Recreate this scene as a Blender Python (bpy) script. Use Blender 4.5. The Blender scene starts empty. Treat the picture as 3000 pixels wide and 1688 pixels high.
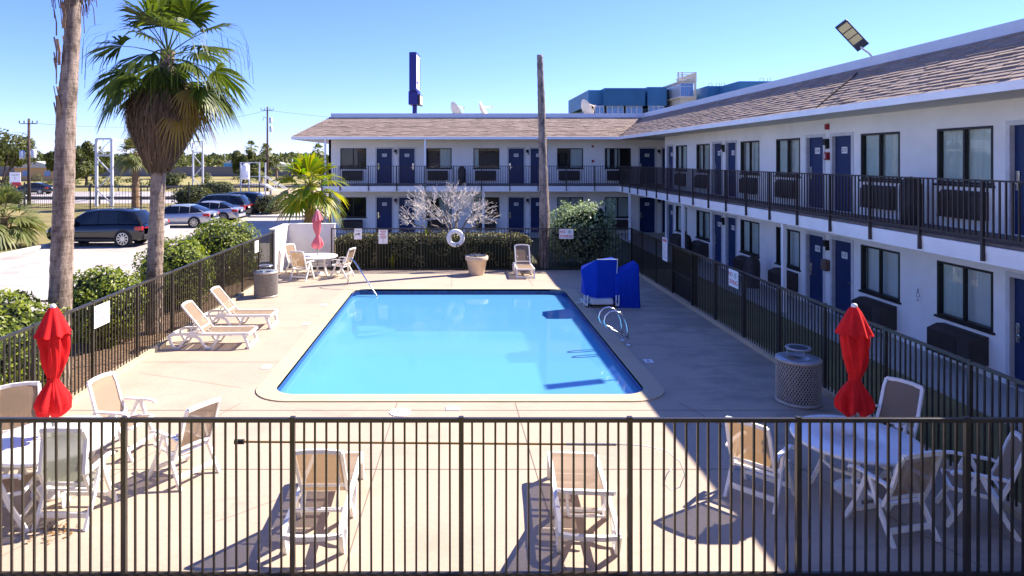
import bpy, bmesh, math, random
from mathutils import Matrix, Vector, noise
R = math.radians
scene = bpy.context.scene
COL = scene.collection
rng = random.Random(7)

# ------------------------------------------------------------------ mesh builder
class MB:
    """Collects shapes; build() links them as ONE mesh object."""
    def __init__(s, M=None):
        s.v = []; s.f = []; s.mi = []; s.sm = []; s.cur = 0; s.smooth = False
        s.M = M or Matrix()
    def add(s, vs, fs, M=None):
        T = s.M @ M if M is not None else s.M
        b = len(s.v)
        s.v.extend([tuple(T @ Vector(p)) for p in vs])
        for f in fs:
            s.f.append([i + b for i in f]); s.mi.append(s.cur); s.sm.append(s.smooth)
        return s
    def box(s, x0, x1, y0, y1, z0, z1, M=None):
        vs = [(x0,y0,z0),(x1,y0,z0),(x1,y1,z0),(x0,y1,z0),(x0,y0,z1),(x1,y0,z1),(x1,y1,z1),(x0,y1,z1)]
        return s.add(vs, [(0,3,2,1),(4,5,6,7),(0,1,5,4),(1,2,6,5),(2,3,7,6),(3,0,4,7)], M)
    def rbox(s, x0, x1, y0, y1, z0, z1, b, M=None):
        """box with chamfered edges"""
        bm = bmesh.new(); bmesh.ops.create_cube(bm, size=1)
        for v in bm.verts:
            v.co = Vector(((x0+x1)/2+v.co.x*(x1-x0), (y0+y1)/2+v.co.y*(y1-y0), (z0+z1)/2+v.co.z*(z1-z0)))
        bmesh.ops.bevel(bm, geom=bm.edges[:], offset=b, segments=2, affect='EDGES', profile=0.6)
        bm.verts.index_update()
        s.add([v.co[:] for v in bm.verts], [[v.index for v in f.verts] for f in bm.faces], M); bm.free()
        return s
    def bar(s, a, b, w, h=None, up=(0,0,1)):
        """rectangular bar from a to b"""
        h = h or w; a = Vector(a); b = Vector(b); d = (b-a); L = d.length
        if L < 1e-6: return s
        d /= L; u = Vector(up)
        if abs(d.dot(u)) > .98: u = Vector((0,1,0))
        sd = d.cross(u).normalized(); u = sd.cross(d)
        vs = []
        for p in (a, b):
            for (i,j) in ((-1,-1),(1,-1),(1,1),(-1,1)):
                vs.append(p + sd*(i*w/2) + u*(j*h/2))
        return s.add(vs, [(0,1,2,3),(7,6,5,4),(0,4,5,1),(1,5,6,2),(2,6,7,3),(3,7,4,0)])
    def strip(s, pts, w, h, side=(0,1,0)):
        """rectangular section swept along pts; w measured along side"""
        P = [Vector(p) for p in pts]; sd = Vector(side).normalized(); vs = []; fs = []
        for i, p in enumerate(P):
            t = (P[min(i+1,len(P)-1)] - P[max(i-1,0)]).normalized(); n = sd.cross(t).normalized()
            for (a,b) in ((-1,-1),(1,-1),(1,1),(-1,1)): vs.append(p + sd*(a*w/2) + n*(b*h/2))
        for i in range(len(P)-1):
            for k in range(4):
                fs.append((i*4+k, i*4+(k+1)%4, i*4+4+(k+1)%4, i*4+4+k))
        fs += [(3,2,1,0), tuple(len(vs)-4+k for k in range(4))]
        return s.add(vs, fs)
    def tube(s, pts, r, n=8, cap=True):
        P = [Vector(p) for p in pts]; rr = r if isinstance(r,(list,tuple)) else [r]*len(P)
        vs = []; fs = []; prev = None
        for i,p in enumerate(P):
            t = (P[min(i+1,len(P)-1)]-P[max(i-1,0)])
            if t.length < 1e-9: t = Vector((0,0,1))
            t.normalize()
            if prev is None:
                u = t.orthogonal().normalized()
            else:
                u = (prev - t*prev.dot(t))
                u = u.normalized() if u.length > 1e-6 else t.orthogonal().normalized()
            prev = u; w = t.cross(u)
            for k in range(n):
                a = 2*math.pi*k/n
                vs.append(p + (u*math.cos(a)+w*math.sin(a))*rr[i])
        for i in range(len(P)-1):
            for k in range(n):
                fs.append((i*n+k, i*n+(k+1)%n, (i+1)*n+(k+1)%n, (i+1)*n+k))
        if cap:
            fs.append(tuple(range(n-1,-1,-1))); fs.append(tuple((len(P)-1)*n+k for k in range(n)))
        return s.add(vs, fs)
    def cyl(s, x, y, z0, z1, r0, r1=None, n=24):
        return s.tube([(x,y,z0),(x,y,z1)], [r0, r0 if r1 is None else r1], n)
    def lathe(s, prof, n=32, M=None, mod=None, cap=False):
        vs = []; fs = []
        for (r,z) in prof:
            for k in range(n):
                a = 2*math.pi*k/n; q = r*(mod(a,z) if mod else 1)
                vs.append((q*math.cos(a), q*math.sin(a), z))
        for i in range(len(prof)-1):
            for k in range(n):
                fs.append((i*n+k, i*n+(k+1)%n, (i+1)*n+(k+1)%n, (i+1)*n+k))
        if cap:
            fs.append(tuple(range(n-1,-1,-1))); fs.append(tuple((len(prof)-1)*n+k for k in range(n)))
        return s.add(vs, fs, M)
    def poly(s, pts, M=None): return s.add(pts, [tuple(range(len(pts)))], M)
    def prism(s, pts, d, M=None):
        """pts: polygon in x,z; extruded along y by +-d/2"""
        n = len(pts)
        vs = [(x,-d/2,z) for x,z in pts] + [(x,d/2,z) for x,z in pts]
        fs = [tuple(range(n)), tuple(range(2*n-1,n-1,-1))] + [(i,(i+1)%n,n+(i+1)%n,n+i) for i in range(n)]
        return s.add(vs, fs, M)
    def text(s, body, size, M, depth=0.0):
        cu = bpy.data.curves.new('txt','FONT'); cu.body = body; cu.size = size
        cu.align_x = 'CENTER'; cu.align_y = 'CENTER'; cu.offset = size*.012
        o = bpy.data.objects.new('txt', cu); COL.objects.link(o)
        bpy.context.view_layer.update()
        me = o.evaluated_get(bpy.context.evaluated_depsgraph_get()).to_mesh()
        s.add([v.co[:] for v in me.vertices], [list(p.vertices) for p in me.polygons], M)
        bpy.data.objects.remove(o); bpy.data.curves.remove(cu)
        return s
    def build(s, name, mats, parent=None):
        me = bpy.data.meshes.new(name)
        me.from_pydata(s.v, [], s.f)
        for m in (mats if isinstance(mats,(list,tuple)) else [mats]): me.materials.append(m)
        me.polygons.foreach_set('material_index', s.mi)
        me.polygons.foreach_set('use_smooth', s.sm)
        me.update()
        o = bpy.data.objects.new(name, me); COL.objects.link(o)
        if parent is not None: o.parent = parent
        return o

def tag(o, label, cat, group=None, kind=None):
    if label: o['label'] = label
    if cat: o['category'] = cat
    if group: o['group'] = group
    if kind: o['kind'] = kind
    return o
def thing(name, label, cat, loc=(0,0,0), rz=0, group=None):
    o = bpy.data.objects.new(name, None); COL.objects.link(o)
    o.location = loc; o.rotation_euler = (0,0,rz)
    return tag(o, label, cat, group)
def clone(src, loc, rz, label=None, group=None, scale=None):
    def rec(o, par):
        c = o.copy(); COL.objects.link(c); c.parent = par
        for ch in list(o.children): rec(ch, c)
        return c
    r = rec(src, None); r.location = loc; r.rotation_euler = (0,0,rz)
    if label: r['label'] = label
    if group: r['group'] = group
    if scale: r.scale = scale
    return r
def struct(o): o['kind'] = 'structure'; return o

# ------------------------------------------------------------------ materials
def newmat(name):
    m = bpy.data.materials.new(name); m.use_nodes = True
    nt = m.node_tree; nt.nodes.clear()
    out = nt.nodes.new('ShaderNodeOutputMaterial')
    return m, nt, nt.nodes, nt.links, out
def rgba(c): return (c[0],c[1],c[2],1)
def scl(c,k): return tuple(max(0,min(1,x*k)) for x in c)

def mat(name, col, rough=.6, metal=0.0, var=.12, scale=4.0, col2=None, bump=0.0, bscale=40.0, spec=.4, detail=4, island=0.0, thr=None):
    m, nt, N, L, out = newmat(name)
    p = N.new('ShaderNodeBsdfPrincipled'); L.new(p.outputs[0], out.inputs[0])
    p.inputs['Roughness'].default_value = rough; p.inputs['Metallic'].default_value = metal
    p.inputs['Specular IOR Level'].default_value = spec
    tc = N.new('ShaderNodeTexCoord')
    nz = N.new('ShaderNodeTexNoise'); nz.inputs['Scale'].default_value = scale; nz.inputs['Detail'].default_value = detail
    nz.inputs['Roughness'].default_value = .6
    L.new(tc.outputs['Object'], nz.inputs['Vector'])
    cr = N.new('ShaderNodeValToRGB')
    a, b = thr or (.3,.7)
    cr.color_ramp.elements[0].position = a; cr.color_ramp.elements[1].position = b
    cr.color_ramp.elements[0].color = rgba(scl(col,1-var)); cr.color_ramp.elements[1].color = rgba(col2 or scl(col,1+var))
    L.new(nz.outputs['Fac'], cr.inputs['Fac'])
    src = cr.outputs['Color']
    if island:
        g = N.new('ShaderNodeNewGeometry'); mr = N.new('ShaderNodeMapRange')
        mr.inputs[3].default_value = 1-island; mr.inputs[4].default_value = 1+island
        L.new(g.outputs['Random Per Island'], mr.inputs[0])
        hs = N.new('ShaderNodeHueSaturation'); L.new(mr.outputs[0], hs.inputs['Value']); L.new(src, hs.inputs['Color']); src = hs.outputs[0]
    L.new(src, p.inputs['Base Color'])
    if bump:
        n2 = N.new('ShaderNodeTexNoise'); n2.inputs['Scale'].default_value = bscale; n2.inputs['Detail'].default_value = 6
        L.new(tc.outputs['Object'], n2.inputs['Vector'])
        bp = N.new('ShaderNodeBump'); bp.inputs['Strength'].default_value = bump; bp.inputs['Distance'].default_value = .02
        L.new(n2.outputs['Fac'], bp.inputs['Height']); L.new(bp.outputs[0], p.inputs['Normal'])
    return m

def leafmat(name, cols, trans=.35, rough=.45, spec=.3):
    """foliage: colour picked per leaf (island), part of the light passes through"""
    m, nt, N, L, out = newmat(name)
    g = N.new('ShaderNodeNewGeometry'); cr = N.new('ShaderNodeValToRGB')
    el = cr.color_ramp.elements
    for i,c in enumerate(cols):
        e = el[i] if i < 2 else el.new(0)
        e.position = i/(len(cols)-1); e.color = rgba(c)
    L.new(g.outputs['Random Per Island'], cr.inputs['Fac'])
    p = N.new('ShaderNodeBsdfPrincipled'); p.inputs['Roughness'].default_value = rough; p.inputs['Specular IOR Level'].default_value = spec
    t = N.new('ShaderNodeBsdfTranslucent'); mx = N.new('ShaderNodeMixShader'); mx.inputs[0].default_value = trans
    L.new(cr.outputs[0], p.inputs['Base Color'])
    hs = N.new('ShaderNodeHueSaturation'); hs.inputs['Value'].default_value = 1.5; hs.inputs['Saturation'].default_value = 1.1
    L.new(cr.outputs[0], hs.inputs['Color']); L.new(hs.outputs[0], t.inputs['Color'])
    L.new(p.outputs[0], mx.inputs[1]); L.new(t.outputs[0], mx.inputs[2]); L.new(mx.outputs[0], out.inputs[0])
    return m

def fabric(name, col, trans=.3, var=.1, scale=300, rough=.8, tcol=None, clear=0.0):
    m, nt, N, L, out = newmat(name)
    tc = N.new('ShaderNodeTexCoord'); nz = N.new('ShaderNodeTexNoise'); nz.inputs['Scale'].default_value = 7; nz.inputs['Detail'].default_value = 5
    L.new(tc.outputs['Object'], nz.inputs['Vector'])
    cr = N.new('ShaderNodeValToRGB'); cr.color_ramp.elements[0].color = rgba(scl(col,1-var)); cr.color_ramp.elements[1].color = rgba(scl(col,1+var))
    L.new(nz.outputs['Fac'], cr.inputs['Fac'])
    p = N.new('ShaderNodeBsdfPrincipled'); p.inputs['Roughness'].default_value = rough; p.inputs['Specular IOR Level'].default_value = .2
    t = N.new('ShaderNodeBsdfTranslucent'); mx = N.new('ShaderNodeMixShader'); mx.inputs[0].default_value = trans
    L.new(cr.outputs[0], p.inputs['Base Color'])
    if tcol: t.inputs['Color'].default_value = rgba(tcol)
    else: L.new(cr.outputs[0], t.inputs['Color'])
    wv = N.new('ShaderNodeTexWave'); wv.inputs['Scale'].default_value = 40; L.new(tc.outputs['Object'], wv.inputs['Vector'])
    bp = N.new('ShaderNodeBump'); bp.inputs['Strength'].default_value = .08; L.new(wv.outputs['Fac'], bp.inputs['Height']); L.new(bp.outputs[0], p.inputs['Normal'])
    L.new(p.outputs[0], mx.inputs[1]); L.new(t.outputs[0], mx.inputs[2]); last = mx
    if clear:      # open weave: part of the light goes straight through
        tr = N.new('ShaderNodeBsdfTransparent'); m2 = N.new('ShaderNodeMixShader'); m2.inputs[0].default_value = clear
        L.new(mx.outputs[0], m2.inputs[1]); L.new(tr.outputs[0], m2.inputs[2]); last = m2
    L.new(last.outputs[0], out.inputs[0])
    return m

def glassmat(name, tint=(.75,.8,.8), extra=.03, rough=.01, bump=0.0, bscale=3.0, ior=1.45):
    m, nt, N, L, out = newmat(name)
    t = N.new('ShaderNodeBsdfTransparent'); t.inputs[0].default_value = rgba(tint)
    g = N.new('ShaderNodeBsdfGlossy'); g.inputs['Roughness'].default_value = rough
    fr = N.new('ShaderNodeFresnel'); fr.inputs['IOR'].default_value = ior
    ad = N.new('ShaderNodeMath'); ad.operation = 'ADD'; ad.inputs[1].default_value = extra; ad.use_clamp = True
    L.new(fr.outputs[0], ad.inputs[0])
    mx = N.new('ShaderNodeMixShader'); L.new(ad.outputs[0], mx.inputs[0]); L.new(t.outputs[0], mx.inputs[1]); L.new(g.outputs[0], mx.inputs[2])
    L.new(mx.outputs[0], out.inputs[0])
    if bump:
        tc = N.new('ShaderNodeTexCoord'); nz = N.new('ShaderNodeTexNoise'); nz.inputs['Scale'].default_value = bscale; nz.inputs['Detail'].default_value = 3
        L.new(tc.outputs['Object'], nz.inputs['Vector'])
        bp = N.new('ShaderNodeBump'); bp.inputs['Strength'].default_value = bump; bp.inputs['Distance'].default_value = .03
        L.new(nz.outputs['Fac'], bp.inputs['Height']); L.new(bp.outputs[0], g.inputs['Normal']); L.new(bp.outputs[0], fr.inputs['Normal'])
    return m

def concrete(name, base, dark, scale=.35, stain=.5, rough=.75, bump=.15, grain=.25):
    """concrete with broad mottling, fine grain and dark stains"""
    m, nt, N, L, out = newmat(name)
    p = N.new('ShaderNodeBsdfPrincipled'); L.new(p.outputs[0], out.inputs[0]); p.inputs['Roughness'].default_value = rough; p.inputs['Specular IOR Level'].default_value = .3
    tc = N.new('ShaderNodeTexCoord')
    def nz(sc, det, rg=.6, dist=0):
        n = N.new('ShaderNodeTexNoise'); n.inputs['Scale'].default_value = sc; n.inputs['Detail'].default_value = det; n.inputs['Roughness'].default_value = rg
        n.inputs['Distortion'].default_value = dist
        L.new(tc.outputs['Object'], n.inputs['Vector']); return n
    a = nz(scale, 7, .65, .4); b = nz(scale*60, 3); c = nz(scale*2.6, 8, .7, .6)
    r1 = N.new('ShaderNodeValToRGB'); r1.color_ramp.elements[0].position = .35; r1.color_ramp.elements[1].position = .62
    r1.color_ramp.elements[0].color = rgba(scl(base,.88)); r1.color_ramp.elements[1].color = rgba(base); L.new(a.outputs['Fac'], r1.inputs['Fac'])
    r2 = N.new('ShaderNodeValToRGB'); r2.color_ramp.elements[0].position = .28; r2.color_ramp.elements[1].position = .48
    r2.color_ramp.elements[0].color = (stain,)*3+(1,); r2.color_ramp.elements[1].color = (0,0,0,1); L.new(c.outputs['Fac'], r2.inputs['Fac'])
    mx = N.new('ShaderNodeMix'); mx.data_type = 'RGBA'; L.new(r2.outputs[0], mx.inputs[0]); L.new(r1.outputs[0], mx.inputs[6]); mx.inputs[7].default_value = rgba(dark)
    mg = N.new('ShaderNodeMix'); mg.data_type = 'RGBA'; mg.blend_type = 'MULTIPLY'; mg.inputs[0].default_value = grain
    L.new(mx.outputs[2], mg.inputs[6]); L.new(b.outputs['Fac'], mg.inputs[7])
    if name == 'deck_concrete':  # stain blotches, weighted towards +x so the colour also darkens the shaded side
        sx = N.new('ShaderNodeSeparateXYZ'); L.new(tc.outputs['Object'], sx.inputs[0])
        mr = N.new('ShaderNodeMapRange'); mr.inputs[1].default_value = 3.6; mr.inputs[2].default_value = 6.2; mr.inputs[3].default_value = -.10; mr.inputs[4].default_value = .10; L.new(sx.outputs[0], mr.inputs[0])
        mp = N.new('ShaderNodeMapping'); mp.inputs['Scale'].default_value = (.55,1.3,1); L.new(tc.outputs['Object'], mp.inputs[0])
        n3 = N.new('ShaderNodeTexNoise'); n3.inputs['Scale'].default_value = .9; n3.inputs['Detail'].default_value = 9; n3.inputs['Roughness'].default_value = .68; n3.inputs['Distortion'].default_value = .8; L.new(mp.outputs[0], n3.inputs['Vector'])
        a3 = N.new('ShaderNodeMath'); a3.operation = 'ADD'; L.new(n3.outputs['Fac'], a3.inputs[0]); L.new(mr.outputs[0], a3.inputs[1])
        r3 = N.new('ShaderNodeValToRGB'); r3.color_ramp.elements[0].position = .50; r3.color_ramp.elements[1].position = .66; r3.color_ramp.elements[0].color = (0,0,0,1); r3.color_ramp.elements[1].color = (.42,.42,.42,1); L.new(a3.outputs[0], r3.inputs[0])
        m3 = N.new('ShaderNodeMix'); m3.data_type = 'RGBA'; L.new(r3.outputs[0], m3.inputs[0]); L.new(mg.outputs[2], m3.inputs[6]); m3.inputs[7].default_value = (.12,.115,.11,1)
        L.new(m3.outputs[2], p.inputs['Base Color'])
    else: L.new(mg.outputs[2], p.inputs['Base Color'])
    bp = N.new('ShaderNodeBump'); bp.inputs['Strength'].default_value = bump; bp.inputs['Distance'].default_value = .01
    L.new(b.outputs['Fac'], bp.inputs['Height']); L.new(bp.outputs[0], p.inputs['Normal'])
    return m

def bark(name, dark, light):
    """palm bark: rings across, dark fissures along"""
    m, nt, N, L, out = newmat(name)
    p = N.new('ShaderNodeBsdfPrincipled'); L.new(p.outputs[0], out.inputs[0]); p.inputs['Roughness'].default_value = .95; p.inputs['Specular IOR Level'].default_value = .15
    tc = N.new('ShaderNodeTexCoord')
    def nz(sc, vec, det=6, dist=0.0):
        mp = N.new('ShaderNodeMapping'); mp.inputs['Scale'].default_value = vec; L.new(tc.outputs['Object'], mp.inputs[0])
        n = N.new('ShaderNodeTexNoise'); n.inputs['Scale'].default_value = sc; n.inputs['Detail'].default_value = det; n.inputs['Roughness'].default_value = .7; n.inputs['Distortion'].default_value = dist
        L.new(mp.outputs[0], n.inputs['Vector']); return n
    fis = nz(9,(1,1,.28)); rin = nz(7,(.5,.5,4.0),4,.5); big = nz(1.3,(1,1,.7),4)
    ad = N.new('ShaderNodeMath'); ad.operation = 'MULTIPLY_ADD'; ad.inputs[1].default_value = .45; L.new(rin.outputs['Fac'], ad.inputs[0]); L.new(fis.outputs['Fac'], ad.inputs[2])
    a2 = N.new('ShaderNodeMath'); a2.operation = 'MULTIPLY_ADD'; a2.inputs[1].default_value = .35; L.new(big.outputs['Fac'], a2.inputs[0]); L.new(ad.outputs[0], a2.inputs[2])
    cr = N.new('ShaderNodeValToRGB'); e = cr.color_ramp.elements; e[0].position = .74; e[1].position = 1.0; e[0].color = rgba(dark); e[1].color = rgba(light)
    L.new(a2.outputs[0], cr.inputs[0]); L.new(cr.outputs[0], p.inputs['Base Color'])
    bp = N.new('ShaderNodeBump'); bp.inputs['Strength'].default_value = .9; bp.inputs['Distance'].default_value = .04
    L.new(a2.outputs[0], bp.inputs['Height']); L.new(bp.outputs[0], p.inputs['Normal'])
    return m
MT = {}
def mm(k, f, *a, **kw): MT[k] = f(k, *a, **kw)
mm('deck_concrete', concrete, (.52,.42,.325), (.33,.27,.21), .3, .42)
mm('coping_stone', concrete, (.62,.50,.34), (.45,.36,.24), .8, .3)
mm('lot_concrete', concrete, (.52,.475,.43), (.26,.235,.215), .16, .75)
mm('road_concrete', concrete, (.48,.44,.43), (.34,.31,.30), .1, .3)
mm('walk_concrete', concrete, (.58,.54,.48), (.36,.33,.29), .4, .35)
mm('kerb_paint', concrete, (.62,.60,.57), (.4,.38,.35), 1.0, .4)
mm('grass_ground', mat, (.20,.19,.055), .9, var=.4, scale=.35, col2=(.30,.24,.09), bump=.5, bscale=30, detail=8)
mm('dry_field', mat, (.40,.31,.11), .9, var=.35, scale=.06, col2=(.30,.29,.10), bump=.3, bscale=10, detail=8)
mm('bed_soil', mat, (.075,.06,.04), .95, var=.4, scale=1.5, col2=(.07,.085,.03), bump=.6, bscale=25)
mm('joint', mat, (.20,.16,.13), .9)
mm('fence_paint', mat, (.030,.025,.020), .30, var=.25, scale=6, spec=.5)
mm('rail_paint', mat, (.034,.024,.024), .42, var=.2, scale=6, spec=.5)
mm('iron_black', mat, (.012,.012,.014), .5)
mm('white_plastic', mat, (.86,.84,.80), .38, var=.05, scale=5, spec=.45)
mm('table_plastic', mat, (.90,.90,.90), .32, var=.04, scale=3, spec=.5)
mm('sling_tan', fabric, (.34,.255,.185), .26, tcol=(.42,.25,.10), clear=.16)
mm('sling_grey', fabric, (.30,.30,.235), .25, tcol=(.30,.33,.26), clear=.10)
mm('umbrella_red', fabric, (.72,.018,.022), .22, .28)
mm('umbrella_faded', fabric, (.82,.26,.30), .30, .12)
mm('pole_grey', mat, (.25,.25,.26), .35, metal=.7)
mm('steel', mat, (.72,.73,.75), .16, metal=1.0, var=.05)
mm('can_metal', mat, (.42,.38,.34), .45, metal=.2, var=.15, scale=12)
mm('can_dark', mat, (.045,.042,.04), .6)
mm('can_lid', mat, (.34,.37,.42), .3, metal=.5)
mm('cover_blue', fabric, (.004,.042,.42), .10, .2)
mm('lift_white', mat, (.72,.72,.70), .35)
mm('terracotta', mat, (.62,.50,.38), .7, var=.1, scale=4, bump=.1)
mm('wall_white', concrete, (.95,.93,.90), (.76,.73,.68), .55, .22, .85, .2, .06)
mm('stucco_white', mat, (.70,.68,.66), .85, var=.10, scale=1.2, bump=.3, bscale=45)
mm('trim_white', mat, (.92,.92,.92), .55, var=.06, scale=1.5)
mm('soffit_beige', mat, (.70,.66,.59), .8, var=.06)
mm('slab_brown', mat, (.16,.13,.12), .8, var=.2)
mm('door_navy', mat, (.007,.026,.105), .42, var=.15, scale=2)
mm('door_jamb', mat, (.62,.62,.63), .5)
mm('bronze', mat, (.018,.016,.015), .4)
mm('dark_room', mat, (.02,.02,.022), .9)
mm('curtain', fabric, (.82,.88,.83), .1, .06)
mm('glass', glassmat, (.9,.95,.93), .02)
mm('unit_brown', mat, (.045,.034,.03), .55, var=.2)
mm('plate_white', mat, (.82,.82,.82), .5, var=.02)
mm('ink_dark', mat, (.03,.03,.035), .6)
mm('ink_grey', mat, (.25,.25,.27), .6)
mm('ink_red', mat, (.55,.03,.05), .6)
mm('ink_pink', mat, (.55,.16,.19), .6)
mm('mulch', mat, (.13,.075,.045), .95, var=.5, scale=9, col2=(.36,.23,.14), bump=.8, bscale=22, detail=9)
mm('ink_teal', mat, (.05,.22,.22), .6)
mm('alarm_red', mat, (.30,.01,.015), .4)
mm('box_brown', mat, (.16,.10,.075), .6)
mm('lamp_black', mat, (.012,.012,.012), .5)
mm('lamp_glass', mat, (.75,.75,.72), .3)
mm('shingle', mat, (.30,.225,.18), .9, var=.14, scale=1.6, col2=(.36,.275,.225), bump=.3, bscale=60, island=.11)
mm('shingle_base', mat, (.08,.06,.055), .95)
mm('cap_metal', mat, (.58,.62,.70), .45, var=.05)
mm('roof_flat', mat, (.45,.44,.42), .9)
mm('bark_palm', bark, (.10,.075,.06), (.34,.265,.215))
mm('bark_snag', bark, (.09,.07,.06), (.34,.28,.245))
mm('boot_brown', mat, (.24,.15,.09), .95, var=.4, scale=9, bump=.6)
mm('thatch', leafmat, [(.08,.055,.035),(.27,.20,.14),(.40,.31,.23),(.16,.105,.065)], .12, .85)
mm('frond_green', leafmat, [(.025,.05,.008),(.08,.125,.014),(.20,.23,.022),(.045,.08,.010),(.12,.16,.02)], .34, .45, .3)
mm('frond_yellow', leafmat, [(.28,.20,.03),(.16,.17,.03),(.38,.25,.05),(.30,.20,.08)], .3, .5)
mm('frond_lime', leafmat, [(.08,.18,.012),(.18,.29,.02),(.32,.36,.03),(.10,.20,.02),(.36,.33,.03)], .45, .4, .4)
mm('frond_far', leafmat, [(.07,.10,.03),(.14,.17,.06),(.20,.21,.07)], .3, .5)
mm('bush_leaf', leafmat, [(.035,.075,.012),(.08,.15,.02),(.20,.27,.028),(.32,.37,.045)], .4, .4, .4)
mm('hedge_leaf', leafmat, [(.03,.042,.010),(.06,.075,.015),(.13,.14,.035),(.26,.24,.09)], .10, .5, .4)
mm('jasmine_leaf', leafmat, [(.05,.11,.018),(.11,.21,.035),(.24,.36,.07),(.50,.58,.34)], .42, .35, .5)
mm('tree_leaf', leafmat, [(.07,.085,.015),(.14,.15,.03),(.24,.22,.05),(.10,.11,.03)], .3, .5)
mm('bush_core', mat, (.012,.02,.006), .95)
mm('twig_pale', mat, (.72,.66,.60), .9, var=.25, scale=6)
mm('wood_pole', mat, (.075,.05,.045), .9, var=.3)
mm('limb_grey', mat, (.24,.20,.175), .9, var=.35, scale=5)
mm('galv_steel', mat, (.55,.56,.60), .45, metal=.3)
mm('guard_steel', mat, (.16,.15,.16), .6, metal=.2)
mm('teal_metal', mat, (.03,.15,.33), .5, var=.12, scale=.4)
mm('teal_dark', mat, (.018,.05,.085), .6)
mm('cream_wall', mat, (.72,.64,.52), .8)
mm('far_glass', mat, (.10,.22,.48), .12, var=.2, spec=.8)
mm('sign_blue', mat, (.008,.010,.17), .45, var=.1)
mm('sign_face', mat, (.82,.62,.66), .4, col2=(.9,.74,.76), scale=1.2)
mm('dish_cream', mat, (.70,.62,.52), .6, var=.1)
mm('led_panel', mat, (.75,.62,.30), .35)
mm('lamp_grey', mat, (.05,.055,.075), .4)
mm('beige_wall', mat, (.64,.50,.38), .85, var=.08, bump=.2)
mm('tyre', mat, (.012,.012,.012), .8)
mm('rim', mat, (.45,.46,.48), .25, metal=.9)
mm('car_glass', mat, (.006,.008,.012), .04, spec=.5, var=.05)
mm('tail_red', mat, (.45,.012,.012), .15, spec=.8)
mm('plastic_black', mat, (.018,.018,.02), .6)
mm('fallen_leaf', leafmat, [(.30,.16,.05),(.42,.24,.09),(.20,.12,.05)], .1, .8)
mm('bronze_pole', mat, (.28,.18,.05), .35, metal=.5)
mm('ring_white', mat, (.80,.80,.80), .5, var=.04)

def carpaint(name, col, metal=.3):
    m = mat(name, col, .22, metal=metal, var=.06, scale=2, spec=.6)
    m.node_tree.nodes['Principled BSDF'].inputs['Coat Weight'].default_value = .8
    m.node_tree.nodes['Principled BSDF'].inputs['Coat Roughness'].default_value = .04
    return m
# ------------------------------------------------------------------ camera, sky, sun
EYE = 4.35
cam = bpy.data.cameras.new('camera'); camo = bpy.data.objects.new('camera', cam); COL.objects.link(camo)
camo.location = (0,0,EYE); camo.rotation_euler = (R(90),0,0)
cam.sensor_width = 36; cam.lens = 36*1950/3000
cam.shift_x = 160/3000; cam.shift_y = -(844-468)/3000
cam.clip_start = .1; cam.clip_end = 3000
scene.camera = camo
SUN_EL, SUN_AZ = R(42), R(64.8)          # azimuth measured from +Y towards +X
w = bpy.data.worlds.new('World'); scene.world = w; w.use_nodes = True
nt = w.node_tree; nt.nodes.clear()
sky = nt.nodes.new('ShaderNodeTexSky'); sky.sky_type = 'NISHITA'; sky.sun_disc = False
sky.sun_elevation = SUN_EL; sky.sun_rotation = SUN_AZ
sky.altitude = 0; sky.air_density = .9; sky.dust_density = 0; sky.ozone_density = 6.0
bg = nt.nodes.new('ShaderNodeBackground'); bg.inputs['Strength'].default_value = .080
wo = nt.nodes.new('ShaderNodeOutputWorld')
wb = nt.nodes.new('ShaderNodeMix'); wb.data_type = 'RGBA'; wb.blend_type = 'MULTIPLY'; wb.inputs[0].default_value = 1; wb.inputs[7].default_value = (.76,.78,1.24,1)   # camera white balance
nt.links.new(sky.outputs[0], wb.inputs[6])
nt.links.new(wb.outputs[2], bg.inputs[0]); nt.links.new(bg.outputs[0], wo.inputs[0])
sl = bpy.data.lights.new('sun','SUN'); sl.energy = 4.4; sl.angle = R(.5); sl.color = (1.0,.89,.755)
so = bpy.data.objects.new('sun', sl); COL.objects.link(so)
to_sun = Vector((math.sin(SUN_AZ)*math.cos(SUN_EL), math.cos(SUN_AZ)*math.cos(SUN_EL), math.sin(SUN_EL)))
so.rotation_euler = to_sun.to_track_quat('Z','Y').to_euler(); so.location = (20,10,40)
vs_ = scene.view_settings; vs_.view_transform = 'Standard'; vs_.look = 'None'; vs_.exposure = 1.58; vs_.gamma = 1
scene.cycles.max_bounces = 7; scene.cycles.transparent_max_bounces = 24
scene.cycles.caustics_reflective = False; scene.cycles.caustics_refractive = False
scene.cycles.sample_clamp_indirect = 6

# ------------------------------------------------------------------ ground, pool
DX0, DX1, DY0, DY1 = -7.0, 6.95, 5.2, 26.35           # pool deck
PX0, PX1, PY0, PY1 = -3.45, 3.55, 12.3, 22.3          # pool water edge
PC = ((PX0+PX1)/2, (PY0+PY1)/2)
def rrect(x0,x1,y0,y1,r,n=8):
    pts = []
    for (cx,cy,a0) in ((x1-r,y1-r,0),(x0+r,y1-r,90),(x0+r,y0+r,180),(x1-r,y0+r,270)):
        for k in range(n+1):
            a = R(a0+90*k/n); pts.append((cx+r*math.cos(a), cy+r*math.sin(a)))
    return pts
def proj_rect(p, x0,x1,y0,y1):
    dx, dy = p[0]-PC[0], p[1]-PC[1]; t = 1e9
    if dx > 1e-9: t = min(t,(x1-PC[0])/dx)
    if dx < -1e-9: t = min(t,(x0-PC[0])/dx)
    if dy > 1e-9: t = min(t,(y1-PC[1])/dy)
    if dy < -1e-9: t = min(t,(y0-PC[1])/dy)
    return (PC[0]+dx*t, PC[1]+dy*t)
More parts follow.
